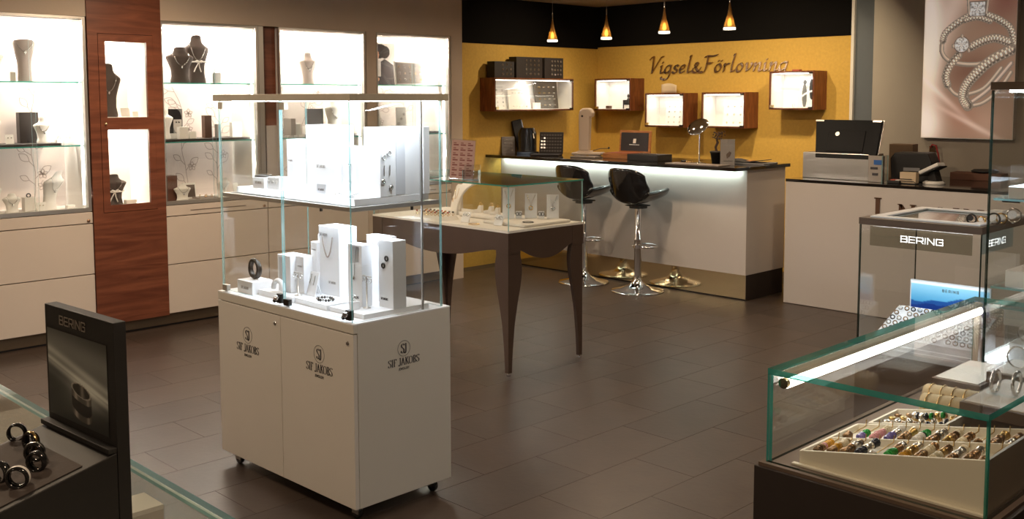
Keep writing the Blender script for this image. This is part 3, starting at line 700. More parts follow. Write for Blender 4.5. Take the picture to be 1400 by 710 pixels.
ZL = .7692; 
def ptxt(sx, z, wd, y=0., words='SIF JAKOBS', m=None, face='front'):
    def fn(t):
        g = G(); h = wd/twidth(words, FT, 1., .95, .05)
        write(g, words, FT, h, w=.2, thin=.08, xs=.95, space=.05, origin=(sx-wd/2, z), depth=.0005)
        g.build('logo', m or textg, t)
    return fn
def wbox(loc, dx, dy, dz, label, rz=CR, txt=None, name='jewelry_box', cat='box', mat=None, group=None):
    with xf(loc, rz):
        t = thing(name, label, cat, (0, 0, 0), group)
        G().box(-dx/2, dx/2, -dy/2, dy/2, 0, dz).build('box_body', mat or whitem, t, .0012)
        if txt:
            with xf((0, -dy/2-.0002, 0)): txt(t)
    return t
def earrings(g, pts, kind='hoop'):
    for x, z in pts:
        if kind == 'hoop': g.torus((x, -.003, z), .010, .0016, 'Y', 14, 6)
        else: g.tube([(x, -.003, z), (x+.001, -.004, z-.02), (x-.002, -.004, z-.04)], .002, 6)
# lower deck
t = thing('display_riser', 'white riser board on the case floor behind the bangle', 'display board', (-3.78, 2.42, ZL)); G().box(-3.86, -3.56, 2.24, 2.56, ZL, ZL+.022).build('board', whitem, t, .001)
t = thing('display_riser', 'white riser board on the case floor under the paper bag', 'display board', (-3.5, 2.4, ZL)); G().box(-3.555, -3.33, 2.25, 2.58, ZL, ZL+.022).build('board', whitem, t, .001)
t = thing('display_riser', 'white low riser board on the case floor at the front right', 'display board', (-3.2, 2.4, ZL)); G().box(-3.325, -3.10, 2.26, 2.58, ZL, ZL+.018).build('board', whitem, t, .001)
ZR = ZL+.0222
wbox((-3.885, 2.26, ZL), .12, .10, .055, 'low white box under the dark bangle', txt=ptxt(0, .02, .06))
t = thing('bangle', 'dark grey knotted bangle standing on the low white box', 'bangle', (-3.89, 2.26, ZL+.055))
g = G(); g.torus((-3.89, 2.26, ZL+.055+.047), .038, .0085, 'Y', 28, 8, sx=.9); g.torus((-3.887, 2.268, ZL+.055+.044), .036, .007, 'Y', 28, 8, sx=1.0); g.build('bangle_ring', darkmetal, t)
wbox((-3.70, 2.33, ZR), .095, .08, .155, 'white box with a grey front panel on the left riser', txt=lambda t: (G().box(-.035, .012, -.001, 0, .03, .145).build('panel', M('cool_grey_card', (.6, .62, .66), .5), t), ptxt(-.012, .075, .03, m=textd)(t)))
t = thing('bracelet_stand', 'white arched bracelet rest in front of the panelled box', 'stand', (-3.70, 2.235, ZR)); g = G(); g.tube([(-3.70+.038*math.cos(PI*i/12), 2.262, ZR+.012+.038*math.sin(PI*i/12)) for i in range(13)], .011, 10); g.build('roll', whitem, t)
wbox((-3.60, 2.44, ZR), .06, .05, .24, 'white box with a small dark line, left behind the gift boxes', txt=ptxt(0, .17, .03))
wbox((-3.625, 2.345, ZR), .055, .05, .155, 'short white box with a pale logo left of the paper bag', txt=ptxt(0, .11, .03))
wbox((-3.588, 2.388, ZR), .045, .045, .215, 'taller white box with a pale logo left of the paper bag', txt=ptxt(0, .18, .03))
with xf((-3.50, 2.425, ZR), CR):
    t = thing('paper_bag', 'white paper gift bag with a rope handle on the case floor', 'bag', (0, 0, 0))
    g = G(); g.prism([(-.045, 0), (.045, 0), (.045, .285), (-.045, .285)], -.07, .07, 'YZ'); g.build('bag_body', whitem, t, .001)
    g = G(); pts = [(-.035+.07*i/14, -.048-.004, .245-.085*math.sin(PI*i/14)**.8) for i in range(15)]; g.tube(pts, .003, 6); g.build('rope_handle', bustd, t)
    with xf((0, -.0455, 0)): ptxt(-.035, .245, .055, m=textg)(t)
    with xf((0, -.0455, 0)): ptxt(.02, .05, .05, m=textg)(t)
with xf((-3.60, 2.27, ZL), 0):
    pass
def hookstand(loc, h, label, n=3):
    with xf(loc, 0):
        t = thing('earring_tree', label, 'earring stand', (0, 0, 0))
        G().lathe([(.016, 0), (.016, .003), (.003, .006), (.003, h)], n=14).build('stem', acryl if False else alu, t)
        g = G(); g.tube([(-.03, 0, h), (.03, 0, h)], .0025, 6); g.build('crossbar', alu, t)
        for k in range(n):
            x = -.026+.052*k/(n-1); g = G(); g.torus((x, -.002, h-.014), .009, .0018, 'Y', 12, 5); g.build('earring', silver, t)
hookstand((-3.585, 2.285, ZR), .095, 'slim silver earring tree in front of the short white box')
for k, (x, y) in enumerate(((-3.47, 2.265), (-3.43, 2.29), (-3.46, 2.31))):
    pass
card_stand((-3.535, 2.31, ZR), .06, .10, whitem, 'white card with long drop earrings by the paper bag', rz=CR, deco=lambda g, w_, h_: earrings(g, ((-.015, h_*.9), (.012, h_*.85)), 'drop'))
t = thing('bracelet', 'silver bead bracelet lying on the white riser under the bag', 'bracelet', (-3.42, 2.3, ZR))
for i in range(18):
    a = 2*PI*i/18; G().lathe([(.001, -.006), (.006, 0), (.001, .006)], (-3.42+.04*math.cos(a), 2.305+.028*math.sin(a), ZR+.006), 8).build('bead', darkmetal if i % 3 else silver, t)
ZQ = ZL+.0182
wbox((-3.275, 2.48, ZQ), .13, .05, .265, 'wide white bag-shaped box with a faint logo behind the pillars', txt=ptxt(-.02, .225, .09), name='gift_box')
with xf((-3.265, 2.36, ZQ), CR):
    t = thing('pendant_pillar', 'white pillar with a square window holding a pendant, front right of the case', 'display pillar', (0, 0, 0))
    g = G(); g.box(-.045, .045, -.02, .03, 0, .165); g.box(-.045, -.03, -.02, .03, .165, .235); g.box(.03, .045, -.02, .03, .165, .235); g.box(-.03, .03, .02, .03, .165, .235); g.box(-.045, .045, -.02, .03, .235, .243); g.build('pillar_body', whitem, t, .001)
    G().tube([(0, -.01, .235), (.001, -.022, .16), (0, -.023, .12)], .0012, 5).build('chain', silver, t); G().lathe([(.001, .01), (.006, 0), (.001, -.01)], (0, -.025, .11), 8).build('pendant', silver, t)
    with xf((0, -.0205, 0)): ptxt(0, .03, .05, m=textd)(t)
with xf((-3.145, 2.43, ZQ), CR):
    t = thing('earring_pillar', 'pale grey pillar box with two stud earrings, tallest at the right of the lower deck', 'display pillar', (0, 0, 0))
    G().box(-.045, .045, -.03, .035, 0, .265).build('pillar_body', whitem, t, .001)
    g = G(); g.torus((.008, -.033, .195), .009, .003, 'Y'); g.torus((-.012, -.033, .165), .009, .003, 'Y'); g.build('earring', darkmetal, t)
    with xf((0, -.0305, 0)): ptxt(-.01, .03, .045, m=textd)(t)
hookstand((-3.195, 2.345, ZQ), .125, 'silver earring tree between the two white pillars')
with xf((-3.215, 2.30, ZQ)):
    t = thing('ring_stand', 'acrylic block with a silver ring at the front corner of the lower deck', 'ring stand', (0, 0, 0)); G().box(-.015, .015, -.015, .015, 0, .03).build('block', whitem, t, .002); G().torus((0, 0, .042), .011, .003, 'Y').build('ring', silver, t)
# upper shelf
ZS = 1.1992
t = thing('display_riser', 'long white riser board on the glass shelf, left half', 'display board', (-3.8, 2.4, ZS)); G().box(-3.975, -3.64, 2.235, 2.50, ZS, ZS+.024).build('board', whitem, t, .001)
t = thing('display_riser', 'white riser board on the glass shelf, right half', 'display board', (-3.3, 2.4, ZS)); G().box(-3.60, -3.12, 2.24, 2.60, ZS, ZS+.026).build('board', whitem, t, .001)
ZU = ZS+.0242; ZV = ZS+.0262
wbox((-3.83, 2.28, ZU), .09, .05, .045, 'small white box with a label at the left of the glass shelf', txt=ptxt(0, .02, .05))
wbox((-3.735, 2.30, ZU), .09, .06, .05, 'white ring block with tiny rings, right of the small labelled box', txt=lambda t: [G().torus((-.03+.03*k, -.004, .03), .006, .0015, 'Y', 12, 5).build('ring', silver, t) for k in range(3)])
t = thing('bracelet', 'dark flat bracelet lying on the small labelled box', 'bracelet', (-3.83, 2.28, ZU+.045)); g = G(); g.torus((-3.83, 2.28, ZU+.045+.006), .032, .005, 'Z', 20, 6, sx=1.2); g.build('bracelet_band', darkmetal, t)
wbox((-3.665, 2.34, ZU), .05, .06, .21, 'narrow tall white box left of the widest white block', txt=ptxt(0, .12, .03))
wbox((-3.605, 2.42, ZU), .05, .05, .17, 'narrow short white box just behind the narrow tall one')
wbox((-3.45, 2.36, ZV), .20, .09, .27, 'widest white block on the glass shelf', txt=ptxt(0, .10, .06))
t = thing('name_card', 'small white name card in front of the widest white block', 'card', (-3.385, 2.268, ZV))
with xf((-3.385, 2.268, ZV), CR, -.12):
    G().box(-.032, .032, 0, .002, 0, .04).build('card', M('cool_grey_card', (.6, .62, .66)), t)
    ptxt(0, .015, .04, m=textd)(t)
wbox((-3.285, 2.36, ZV), .09, .05, .19, 'white block between the widest and the tallest blocks', txt=lambda t: [G().torus((.01, -.004, z), .007, .002, 'Y', 12, 5).build('earring', silver, t) for z in (.12, .05)])
with xf((-3.165, 2.46, ZV), CR):
    t = thing('earring_block', 'tallest white block with earrings on its face, at the right of the glass shelf', 'display block', (0, 0, 0))
    G().box(-.055, .045, -.10, .10, 0, .265).build('block', whitem, t, .001)
    G().box(.0452, .047, -.025, .02, .005, .21).build('narrow_panel', M('cool_grey_card', (.6, .62, .66)), t)
    g = G(); 
    for y, z in ((-.085, .15), (-.06, .165)): g.torus((.049, y, z), .009, .002, 'X', 12, 5)
    for y, z in ((-.082, .12), (-.055, .12)): g.tube([(.048, y, z), (.05, y-.004, z-.04)], .002, 6)
    for y, z in ((-.088, .06), (-.05, .035)): g.torus((.049, y, z), .007, .003, 'X', 12, 5)
    g.build('earring', silver, t)
wbox((-3.115, 2.578, ZV), .02, .03, .265, 'slim grey-sided white slab standing at the back right corner of the shelf')
t = thing('folded_card', 'white folded bow-shaped dish at the front corner of the glass shelf', 'dish', (-3.20, 2.285, ZV))
with xf((-3.205, 2.285, ZV), .4):
    G().grid(lambda u, v: ((u-.5)*.09, (v-.5)*.05, .004+.035*abs(u-.5)*2*(.4+.6*v)), 9, 6).build('dish_wing', whitem, t, solid=.003)
for k, (x, y) in enumerate(((-3.29, 2.275), (-3.275, 2.30))):
    with xf((x, y, ZV)):
        t = thing('stud_earring', ('silver flower stud nearer the front edge of the glass shelf', 'silver flower stud just behind its pair on the glass shelf')[k], 'earring', (0, 0, 0)); g = G(); g.lathe([(.001, 0), (.007, .004), (.007, .008), (.002, .012)], n=8); g.build('stud', silver, t)

# ================================================================ BROWN TABLE CASE
TX0, TX1, TY0, TY1 = -5.40, -4.125, 4.02, 4.665; TZ = .845
t = thing('glass_top_table', 'brown table on curved legs with a low glass case on top', 'table', ((TX0+TX1)/2, (TY0+TY1)/2, 0)); TABLE = t
def legw(z):
    return np.interp(z, [0, .06, .15, .30, .42, .52, .60, .66, .70, .72], [.028, .030, .036, .052, .076, .100, .112, .108, .098, .098])
for sx in (0, 1):
    for sy in (0, 1):
        cx = (TX0, TX1)[sx]; cy = (TY0, TY1)[sy]; dx = 1-2*sx; dy = 1-2*sy; g = G(); vs = []; fs = []
        zs = [.018+i*(.70)/26 for i in range(27)]
        for z in zs:
            a = float(legw(z)); th = .022 if z > .2 else .022; off = .006*math.sin(min(z/.7, 1)*PI)
            x0, y0 = cx+dx*(.004-off*0), cy+dy*.004
            L = [(x0, y0), (x0+dx*a, y0), (x0+dx*a, y0+dy*th), (x0+dx*th, y0+dy*th), (x0+dx*th, y0+dy*a), (x0, y0+dy*a)]
            vs += [(p, q, z) for p, q in L]
        n = 6
        for i in range(len(zs)-1):
            for k in range(n): fs.append((i*n+k, i*n+(k+1) % n, (i+1)*n+(k+1) % n, (i+1)*n+k))
        fs += [tuple(range(n))[::-1], tuple(range(len(vs)-n, len(vs)))]
        g.add(vs, fs); lg = g.build('leg', tablem, t); G().lathe([(.012, 0), (.014, .004), (.010, .018)], (cx+dx*.016, cy+dy*.016, 0), 12).build('foot', chrome, lg)
def apron(L):
    top = TZ-.012; k = 24; pts = []
    for i in range(k+1):
        s = i/k; d = abs(s-.5)*2; z = .655+.085*(d**3) if d < .86 else .655+.085*(.86**3)+.0
        z = .66+.07*math.sin((d**2.2)*PI/2)
        if d > .93: z = .73+.01*(1-(d-.93)/.07)
        pts.append((s*L, z))
    return [(0, top)]+pts+[(L, top)]
for k in range(2):
    y = (TY0, TY1-.02)[k]; L = TX1-TX0-.16
    G().prism([(TX0+.08+a, b) for a, b in apron(L)], y+.002, y+.018, 'XZ').build('apron', tablem, t)
    x = (TX0, TX1-.02)[k]; L = TY1-TY0-.16
    G().prism([(TY0+.08+a, b) for a, b in apron(L)], x+.002, x+.018, 'YZ').build('apron', tablem, t)
for a in ((TX0, TX0+.1, TY0, TY0+.02), (TX1-.1, TX1, TY0, TY0+.02), (TX0, TX0+.1, TY1-.02, TY1), (TX1-.1, TX1, TY1-.02, TY1), (TX0, TX0+.02, TY0+.021, TY0+.1), (TX1-.02, TX1, TY0+.021, TY0+.1), (TX0, TX0+.02, TY1-.1, TY1-.021), (TX1-.02, TX1, TY1-.1, TY1-.021)): B('corner_block', tablem, t, *a, .712, TZ-.012)
B('case_floor', leath, t, TX0, TX1, TY0, TY1, TZ-.012, TZ)
zt = 1.100
for a in ((TX0+.004, TX1-.004, TY0+.003, TY0+.009), (TX0+.004, TX1-.004, TY1-.009, TY1-.003)): G().pane(*a, TZ, zt).build('glass_side', [glass, gedgeb], t)
for a in ((TX0+.003, TX0+.009, TY0+.010, TY1-.010), (TX1-.009, TX1-.003, TY0+.010, TY1-.010)): G().pane(*a, TZ, zt).build('glass_side', [glass, gedgeb], t)
G().pane(TX0, TX1, TY0, TY1, zt, zt+.008).build('glass_top', [glass, gedge], t)
zt += .0082
# goods inside
TT = TZ+.0005
t = thing('leather_tray', 'rounded cream leather tray with rows of coloured rings, left in the table case', 'tray', (-4.93, 4.17, TT)); g = G()
g.grid(lambda u, v: (-4.93+.17*math.copysign(abs(math.cos(2*PI*u))**.55, math.cos(2*PI*u))*(1-.12*v), 4.16+.09*math.copysign(abs(math.sin(2*PI*u))**.55, math.sin(2*PI*u))*(1-.12*v), TT+.022*v), 40, 4, closed_u=True)
g.add([(-4.93+.15*math.copysign(abs(math.cos(2*PI*u/40))**.55, math.cos(2*PI*u/40)), 4.16+.08*math.copysign(abs(math.sin(2*PI*u/40))**.55, math.sin(2*PI*u/40)), TT+.0215) for u in range(40)], [tuple(range(40))])
g.build('tray_body', leath, t)
gems = [M('gem_%d' % i, c, .15, coat=.5) for i, c in enumerate(((.45, .05, .03), (.02, .02, .02), (.55, .32, .10), (.5, .14, .05), (.10, .05, .03)))]
cnt = 0
for i in range(8):
    for j in range(3):
        x, y = -5.05+.036*i, 4.11+.042*j
        cnt += 1; r = thing('gem_ring', 'ring with a coloured stone, %s from left in the %s row of the rounded tray' % (['first','second','third','fourth','fifth','sixth','seventh','eighth'][i], ['front','middle','back'][j]), 'ring', (x, y, TT+.0225), 'coloured rings on the rounded cream tray')
        G().torus((x, y, TT+.032), .009, .0018, 'Y', 12, 5).build('band', gold, r); G().lathe([(.002, 0), (.008, .003), (.006, .008), (.002, .010)], (x, y, TT+.040), 8).build('stone', gems[(i*2+j) % 5], r)
with xf((-5.02, 4.45, TT), -.5):
    t = thing('necklace_display', 'curved cream leather necklace display with a gold bird pendant in the table case', 'necklace display', (0, 0, 0))
    G().grid(lambda u, v: ((u-.5)*(.17+.05*v), .06-.10*math.cos(v*1.9)+.07*v*v, .205*math.sin(min(v*1.9, PI/2+.35)/1.05)+.0), 14, 16).build('curved_back', leath, t, solid=.012)
    g = G(); pts = [(s*.05, -.036+.02*abs(s)-.0, .17-.075*(1-s*s)) for s in [i/8-1 for i in range(17)]]; g.tube(pts, .0015, 5); g.build('chain', gold, t)
    G().prism([(-.02, .10), (0, .088), (.018, .106), (.004, .096), (.0, .076), (-.006, .09)], -.05, -.046, 'XZ').build('bird_pendant', gold, t)
with xf((-5.16, 4.56, TT), -.3):
    t = thing('necklace_display', 'smaller cream necklace display half hidden behind the case post', 'necklace display', (-.0, 0, 0))
    G().grid(lambda u, v: ((u-.5)*.12, .03-.04*math.cos(v*1.6), .17*math.sin(v*1.5)), 10, 12).build('curved_back', leath, t, solid=.01)
t = thing('leather_tray', 'long low cream tray across the middle of the table case', 'tray', (-4.75, 4.40, TT)); G().box(-4.90, -4.56, 4.33, 4.47, TT, TT+.028).build('tray_body', leath, t, .01)
t = thing('leather_tray', 'flat cream tray carrying the three necklace cards, right in the table case', 'tray', (-4.35, 4.42, TT)); G().box(-4.53, -4.17, 4.20, 4.60, TT, TT+.016).build('tray_body', leath, t, .006)
zz = TT+.0165
def ncard(g, w_, h_):
    g.tube([(-w_*.35, -.002, h_*.95), (0, -.002, h_*.5), (w_*.35, -.002, h_*.95)], .0012, 5); g.torus((0, -.004, h_*.40), .012, .003, 'Y', 14, 6)
for k, (x, y, h, l) in enumerate(((-4.47, 4.36, .19, 'tallest cream card with a round pendant, leftmost of the three in the table case'), (-4.385, 4.47, .155, 'cream card with a gold cross pendant, middle of the three in the table case'), (-4.27, 4.545, .15, 'cream card with an oval pendant, rightmost of the three in the table case'))):
    card_stand((x, y, zz), .075, h, whitec, l, rz=.75, lean=.28, th=.005, name='necklace_card', deco=ncard, dm=(gold, gold, silver)[k])
for k, (x, y, l) in enumerate(((-4.43, 4.41, 'small cream earring card between the left and middle necklace cards'), (-4.325, 4.50, 'small cream earring card with two dark squares between the middle and right cards'))):
    card_stand((x, y, zz), .038, .045, whitec, l, rz=.75, deco=lambda g, w_, h_: earrings(g, ((-.008, h_*.6), (.008, h_*.6))), dm=darkmetal)
for k, (x, y, l) in enumerate(((-4.79, 4.40, 'cream stepped ring block, left on the long low tray'), (-4.70, 4.41, 'cream ring block in the middle of the long low tray'), (-4.61, 4.38, 'cream ring block at the right end of the long low tray'))):
    with xf((x, y, TT+.0283), .4):
        t = thing('ring_block', l, 'ring block', (0, 0, 0)); G().prism([(-.03, 0), (.03, 0), (.03, .045), (.01, .045), (.0, .02), (-.03, .016)], -.018, .018, 'XZ').build('block', leath, t, .002); G().torus((.02, -.0, .055), .010, .002, 'Y').build('ring', gold, t)
for k, (x, y, l) in enumerate(((-4.62, 4.13, 'white slanted card at the front corner of the table case'), (-4.36, 4.16, 'tiny card with chain bracelet near the front right corner'))):
    card_stand((x, y, TT), .06, .07, whitec, l, rz=.2, lean=.5, deco=lambda g, w_, h_: earrings(g, ((-.012, h_*.7), (.01, h_*.7))), dm=silver)
for k, (x, y, l) in enumerate(((-4.50, 4.10, 'thin gold chain bracelet lying near the front glass of the table case'), (-4.24, 4.30, 'dark stone bracelet lying right of the flat tray corner'))):
    t = thing('bracelet', l, 'bracelet', (x, y, TT)); z = TT+.004 if k == 0 else zz+.004
    G().torus((x, y, z), .03, .0025, 'Z', 20, 5, sx=1.2).build('chain', gold if k == 0 else darkmetal, t)
# sign and acrylic holder on the glass
with xf((-4.66, 4.14, zt), .62):
    t = thing('sign_holder', 'slanted pink printed sheet in a clear holder standing on the table case', 'sign holder', (0, 0, 0))
    with xf((0, 0, 0), 0, -.16, .05):
        G().pane(-.077, .077, .003, .006, 0, .247).build('acrylic_sheet', [acryl, gedgeb], t)
        pk = M('pink_print', (.55, .33, .26), .6)
        s = G().box(-.073, .073, 0, .0025, .004, .24).build('printed_sheet', pk, t)
        g = G()
        for i in range(3):
            for j in range(7): g.box(-.062+.045*i, -.03+.045*i, -.0008, 0, .02+.031*j, .028+.031*j); g.box(-.062+.045*i, -.045+.045*i, -.0008, 0, .033+.031*j, .038+.031*j)
        g.build('printed_lines', M('maroon_print', (.25, .07, .05), .6), t)
with xf((-4.575, 4.15, zt), .62):
    t = thing('leaflet_holder', 'low clear acrylic leaflet holder beside the pink sheet on the table case', 'leaflet holder', (0, 0, 0)); g = G()
    for a in ((-.05, .05, -.03, -.027, 0, .06), (-.05, .05, .027, .03, 0, .09), (-.05, -.047, -.027, .027, 0, .06), (.047, .05, -.027, .027, 0, .06), (-.047, .047, -.027, .027, 0, .003)): g.pane(*a)
    g.build('tray_walls', [acryl, gedgeb], t)

# ================================================================ BAR COUNTER
BX0, BX1, BY0, BY1 = NX+.002, -4.38, 6.875, 7.44; BT = 1.065
t = thing('bar_counter', 'long white bar counter with a black stone top, standing before the yellow wall', 'counter', (-5.76, 7.15, 0))
B('body', greyl, t, BX0, BX1, BY0, BY1, .205, 1.036)
bpy.data.objects['body'].data.materials[0] = M('counter_front', (.70, .67, .60), .38, var=.03)
G().box(BX0, BX1-.003, BY0+.012, BY1-.01, .012, .204).build('mirror_plinth', [brassy], t)
G().box(BX1-.004, BX1-.001, BY0+.010, BY1-.01, .004, .204).build('plinth_end', darkb, t)
G().box(BX0, BX1-.003, BY0+.02, BY1-.01, .0, .012).build('plinth_gap', blackm, t)
G().box(BX0, BX1+.03, 6.665, BY1+.03, 1.038, BT).build('stone_top', slabm, t, .003)
B('led_strip', led('led_soft_green', (.85, 1, .93), 3), t, BX0+.02, BX1-.03, BY0-.03, BY0-.015, 1.031, 1.0375)
a = area('counter_light', ((BX0+BX1)/2, BY0-.035, 1.026), ((BX0+BX1)/2, BY0+.05, 0), BX1-BX0-.1, 4.2, (.82, 1.0, .92), sy=.03)
a.rotation_euler = (math.radians(18), 0, 0)

def stool(loc, rz, label):
    t = thing('bar_stool', label, 'bar stool', loc, 'black bar stools at the white counter')
    with xf(loc, rz):
        # local: seat opening towards -Y?  front = +X
        G().lathe([(.002, .0), (.222, .0), (.225, .006), (.21, .014), (.14, .028), (.07, .055), (.035, .10), (.033, .13)], n=40).build('base', chrome, t)
        c = G().lathe([(.031, .12), (.031, .42), (.034, .425), (.034, .44), (.027, .445), (.027, .70)], n=24).build('gas_column', chrome, t)
        g = G(); pts = [(.02+.0*i, 0, .375) for i in range(1)]
        ring = [(.085+.10*math.cos(a), .11*math.sin(a), .372) for a in [(-2.6+5.2*i/22) for i in range(23)]]
        g.tube([(.02, -.02, .372)]+ring+[(.02, .02, .372)], .009, 8); g.cyl((0, 0, .36), .038, .028); g.build('footrest', chrome, t)
        G().cyl((0, 0, .695), .075, .022, 20).box(-.07, .07, -.07, .07, .712, .722).build('seat_plate', blackm, t)
        G().tube([(0, .02, .705), (.03, .14, .70), (.05, .20, .70)], .006, 6).build('height_lever', chrome, t)
        # one shell: seat dish rising to a low wrap-around back
        def fn(u, v):
            s = (u-.5)*2                                     # across
            if v < .5:                                       # seat pan from the front lip backwards
                q = v/.5; x = .225-.34*q; z = .745+.045*(1-q)**2.0; hw = .175+.045*math.sin(PI*min(q, .6)/1.2)
                return (x-.05*abs(s)**3*(1-q), s*hw, z+(.075+.02*min(1, q*2))*abs(s)**2.4)
            q = (v-.5)/.5
            x = -.115-.10*math.sin(q*PI/2); z = .745+.29*q**1.25
            hw = .22-.015*q**2; wrap = .085*abs(s)**2.4*math.sin(min(q, .5)*PI)
            z = .745+(z-.745)*(1-.20*abs(s)**4*q)
            return (x+wrap, s*hw, z+.095*abs(s)**2.4*(1-q)**1.5)
        o = G().grid(fn, 25, 30).build('seat_shell', blackp, t, solid=.030)
        o.modifiers.new('sub', 'SUBSURF').levels = 1; o.modifiers['sub'].render_levels = 1
    return t
s1 = stool((-5.255, 6.625, 0), math.radians(84), 'black shell bar stool with chrome foot, nearer the right end of the white counter')
s2 = dup(s1, (-.59, -.01, 0), 'black shell bar stool partly behind the table case, left of the other stool')

def bx(loc, dx, dy, dz, mat, label, name, cat, rz=0, bev=.002, group=None):
    with xf(loc, rz):
        t = thing(name, label, cat, (0, 0, 0), group); G().box(-dx/2, dx/2, -dy/2, dy/2, 0, dz).build('shell', mat, t, bev)
    return t
ringb = M('ring_board_black', (.02, .015, .014), .6); cell = M('board_cell', (.10, .085, .08), .5)
def ringboard(loc, w_, h, nx, nz, label, rz=0, lean=.2, th=.02, mat=None, name='ring_board', group=None, dots=silver, pad=.15):
    with xf(loc, rz):
        t = thing(name, label, 'display board', (0, 0, 0), group)
        with xf((0, 0, 0), 0, -lean):
            G().box(-w_/2, w_/2, 0, th, 0, h).build('board', mat or ringb, t, .002)
            for i in range(nx):
                for j in range(nz):
                    x = -w_/2+w_*(pad+(1-2*pad)*(i+.5)/nx); z = h*(pad*.6+(1-1.2*pad)*(j+.5)/nz); s = .006
                    G().torus((x, -.004, z), s, .0018, 'Y', 8, 4).build('ring', dots, t)
    return t
zc = BT+.0005
# things along the counter, left to right
ringboard((-7.07, 6.90, zc), .13, .17, 4, 4, 'grey ring board leaning at the far left end of the counter', rz=.9, lean=.25, mat=M('grey_board', (.12, .10, .09), .6))
with xf((-7.07, 7.10, zc), .9):
    t = thing('tall_tray_stack', 'tall dark tray with a pale edge leaning beside the kettle-shaped machine', 'tray', (0, 0, 0))
    with xf((0, 0, 0), 0, 0, -.22): G().box(-.045, .045, -.05, .05, 0.01, .33).build('tray_body', blackm, t, .003); G().box(.045, .052, -.045, .045, .015, .325).build('pale_edge', silver, t)
with xf((-6.93, 7.02, zc), .7):
    t = thing('coffee_machine', 'black rounded coffee machine at the left of the counter', 'coffee machine', (0, 0, 0))
    G().grid(lambda u, v: ((.09-.03*max(0, v-.8)**1*4)*math.copysign(abs(math.cos(2*PI*u))**.6, math.cos(2*PI*u)), .08*math.copysign(abs(math.sin(2*PI*u))**.6, math.sin(2*PI*u)), .025+.225*v), 28, 14, closed_u=True).lathe([(.001, .252), (.06, .250)], n=14).build('housing', blackp, t)
    G().box(-.10, .115, -.09, .085, 0, .026).build('drip_base', blackp, t, .005); G().tube([(.06, -.085, .20), (.07, -.095, .15)], .006).build('spout', silver, t)
carton((-6.80, 7.10, zc), .05, .04, .085, whitec, 'small white cup box between the coffee machine and the open ring case', .7)
carton((-6.72, 7.16, zc), .12, .06, .13, blackm, 'black box behind the open ring case', .7)
with xf((-6.62, 6.98, zc), .52):
    t = thing('ring_case', 'open black ring case with a lid of rings, left half of the counter', 'ring case', (0, 0, 0))
    G().box(-.14, .13, -.13, .04, 0, .014).build('case_tray', ringb, t, .003)
    with xf((.02, .035, .012), 0, -.12):
        G().box(-.115, .115, 0, .014, 0, .205).build('case_lid', ringb, t, .003)
        for i in range(8):
            for j in range(6): G().box(-.10+.026*i, -.082+.026*i, -.003, 0, .02+.03*j, .035+.03*j).build('ring_cell', cell if (i, j) not in ((1, 1), (1, 2), (1, 3), (1, 4), (0, 1), (0, 2), (0, 3)) else silver, t)
with xf((-6.27, 7.13, zc), .45):
    t = thing('hand_display', 'tall pale ring measuring lamp with a hooked head on a wide foot', 'desk lamp', (0, 0, 0)); pl = M('pale_plastic', (.50, .40, .33), .4)
    G().box(-.12, .15, -.09, .09, .012, .035).box(-.10, -.02, -.08, .08, 0, .012).box(.04, .12, -.08, .08, 0, .012).build('foot', pl, t, .008)
    G().box(-.075, .05, -.05, .05, .035, .05).build('collar', pl, t, .004)
    prof = [(-.065, .05), (.03, .05), (.038, .36), (.062, .36), (.068, .40), (.05, .435), (.02, .445), (-.03, .443), (-.058, .42), (-.066, .38)]
    G().prism(prof, -.045, .045, 'XZ').build('column', pl, t, .012)
    G().lathe([(.010, 0), (.010, .003)], n=12, sub=Matrix.Translation((-.03, -.0455, .37))@Matrix.Rotation(PI/2, 4, 'X')).build('button', darkb, t)
    G().tube([(.06, 0, .05), (.13, .02, .07), (.2, .05, .07)], .003).build('cord', darkb, t); G().lathe([(.001, -.012), (.012, 0), (.001, .012)], (.2, .05, .075), 10).build('plug', blackm, t)
carton((-6.10, 6.93, zc), .25, .14, .012, M('grey_pad', (.22, .18, .15), .6), 'thin grey pad lying in front of the pale lamp', .2)
with xf((-5.78, 7.22, zc), .05):
    t = thing('watch_box', 'orange wood presentation box standing open with a black lid lining', 'box', (0, 0, 0))
    G().box(-.185, .12, -.22, .0, 0, .045).build('wood_base', woodl, t, .002)
    G().box(-.165, .10, -.20, -.02, .0455, .050).build('inner_tray', M('rust_lining', (.30, .08, .03), .6), t)
    with xf((.0, .0, .045), 0, -.08):
        G().box(-.17, .17, 0, .02, 0, .20).build('wood_lid', woodl, t, .002); G().box(-.15, .15, -.003, 0, .015, .18).build('lid_lining', M('lid_black', (.03, .027, .03), .5), t)
        G().prism([(-.016, .085), (.014, .085), (.018, .125), (-.012, .125)], -.005, -.003, 'XZ').build('emblem', whitec, t); g = G(); write(g, 'ring', {**FT}, .012, w=.2, mono=True, origin=(-.022, .06)) if False else g.box(-.055, .055, -.0045, -.003, .068, .074); g.build('lettering_line', silver, t)
t = bx((-5.42, 6.98, zc), .33, .20, .055, blackm, 'flat black tray box with silver chain in the middle of the counter', 'tray_box', 'tray')
G().tube([(-5.52+.02*i, 6.96+.012*math.sin(i*1.7), zc+.058) for i in range(11)], .003, 5).build('chain', silver, t)
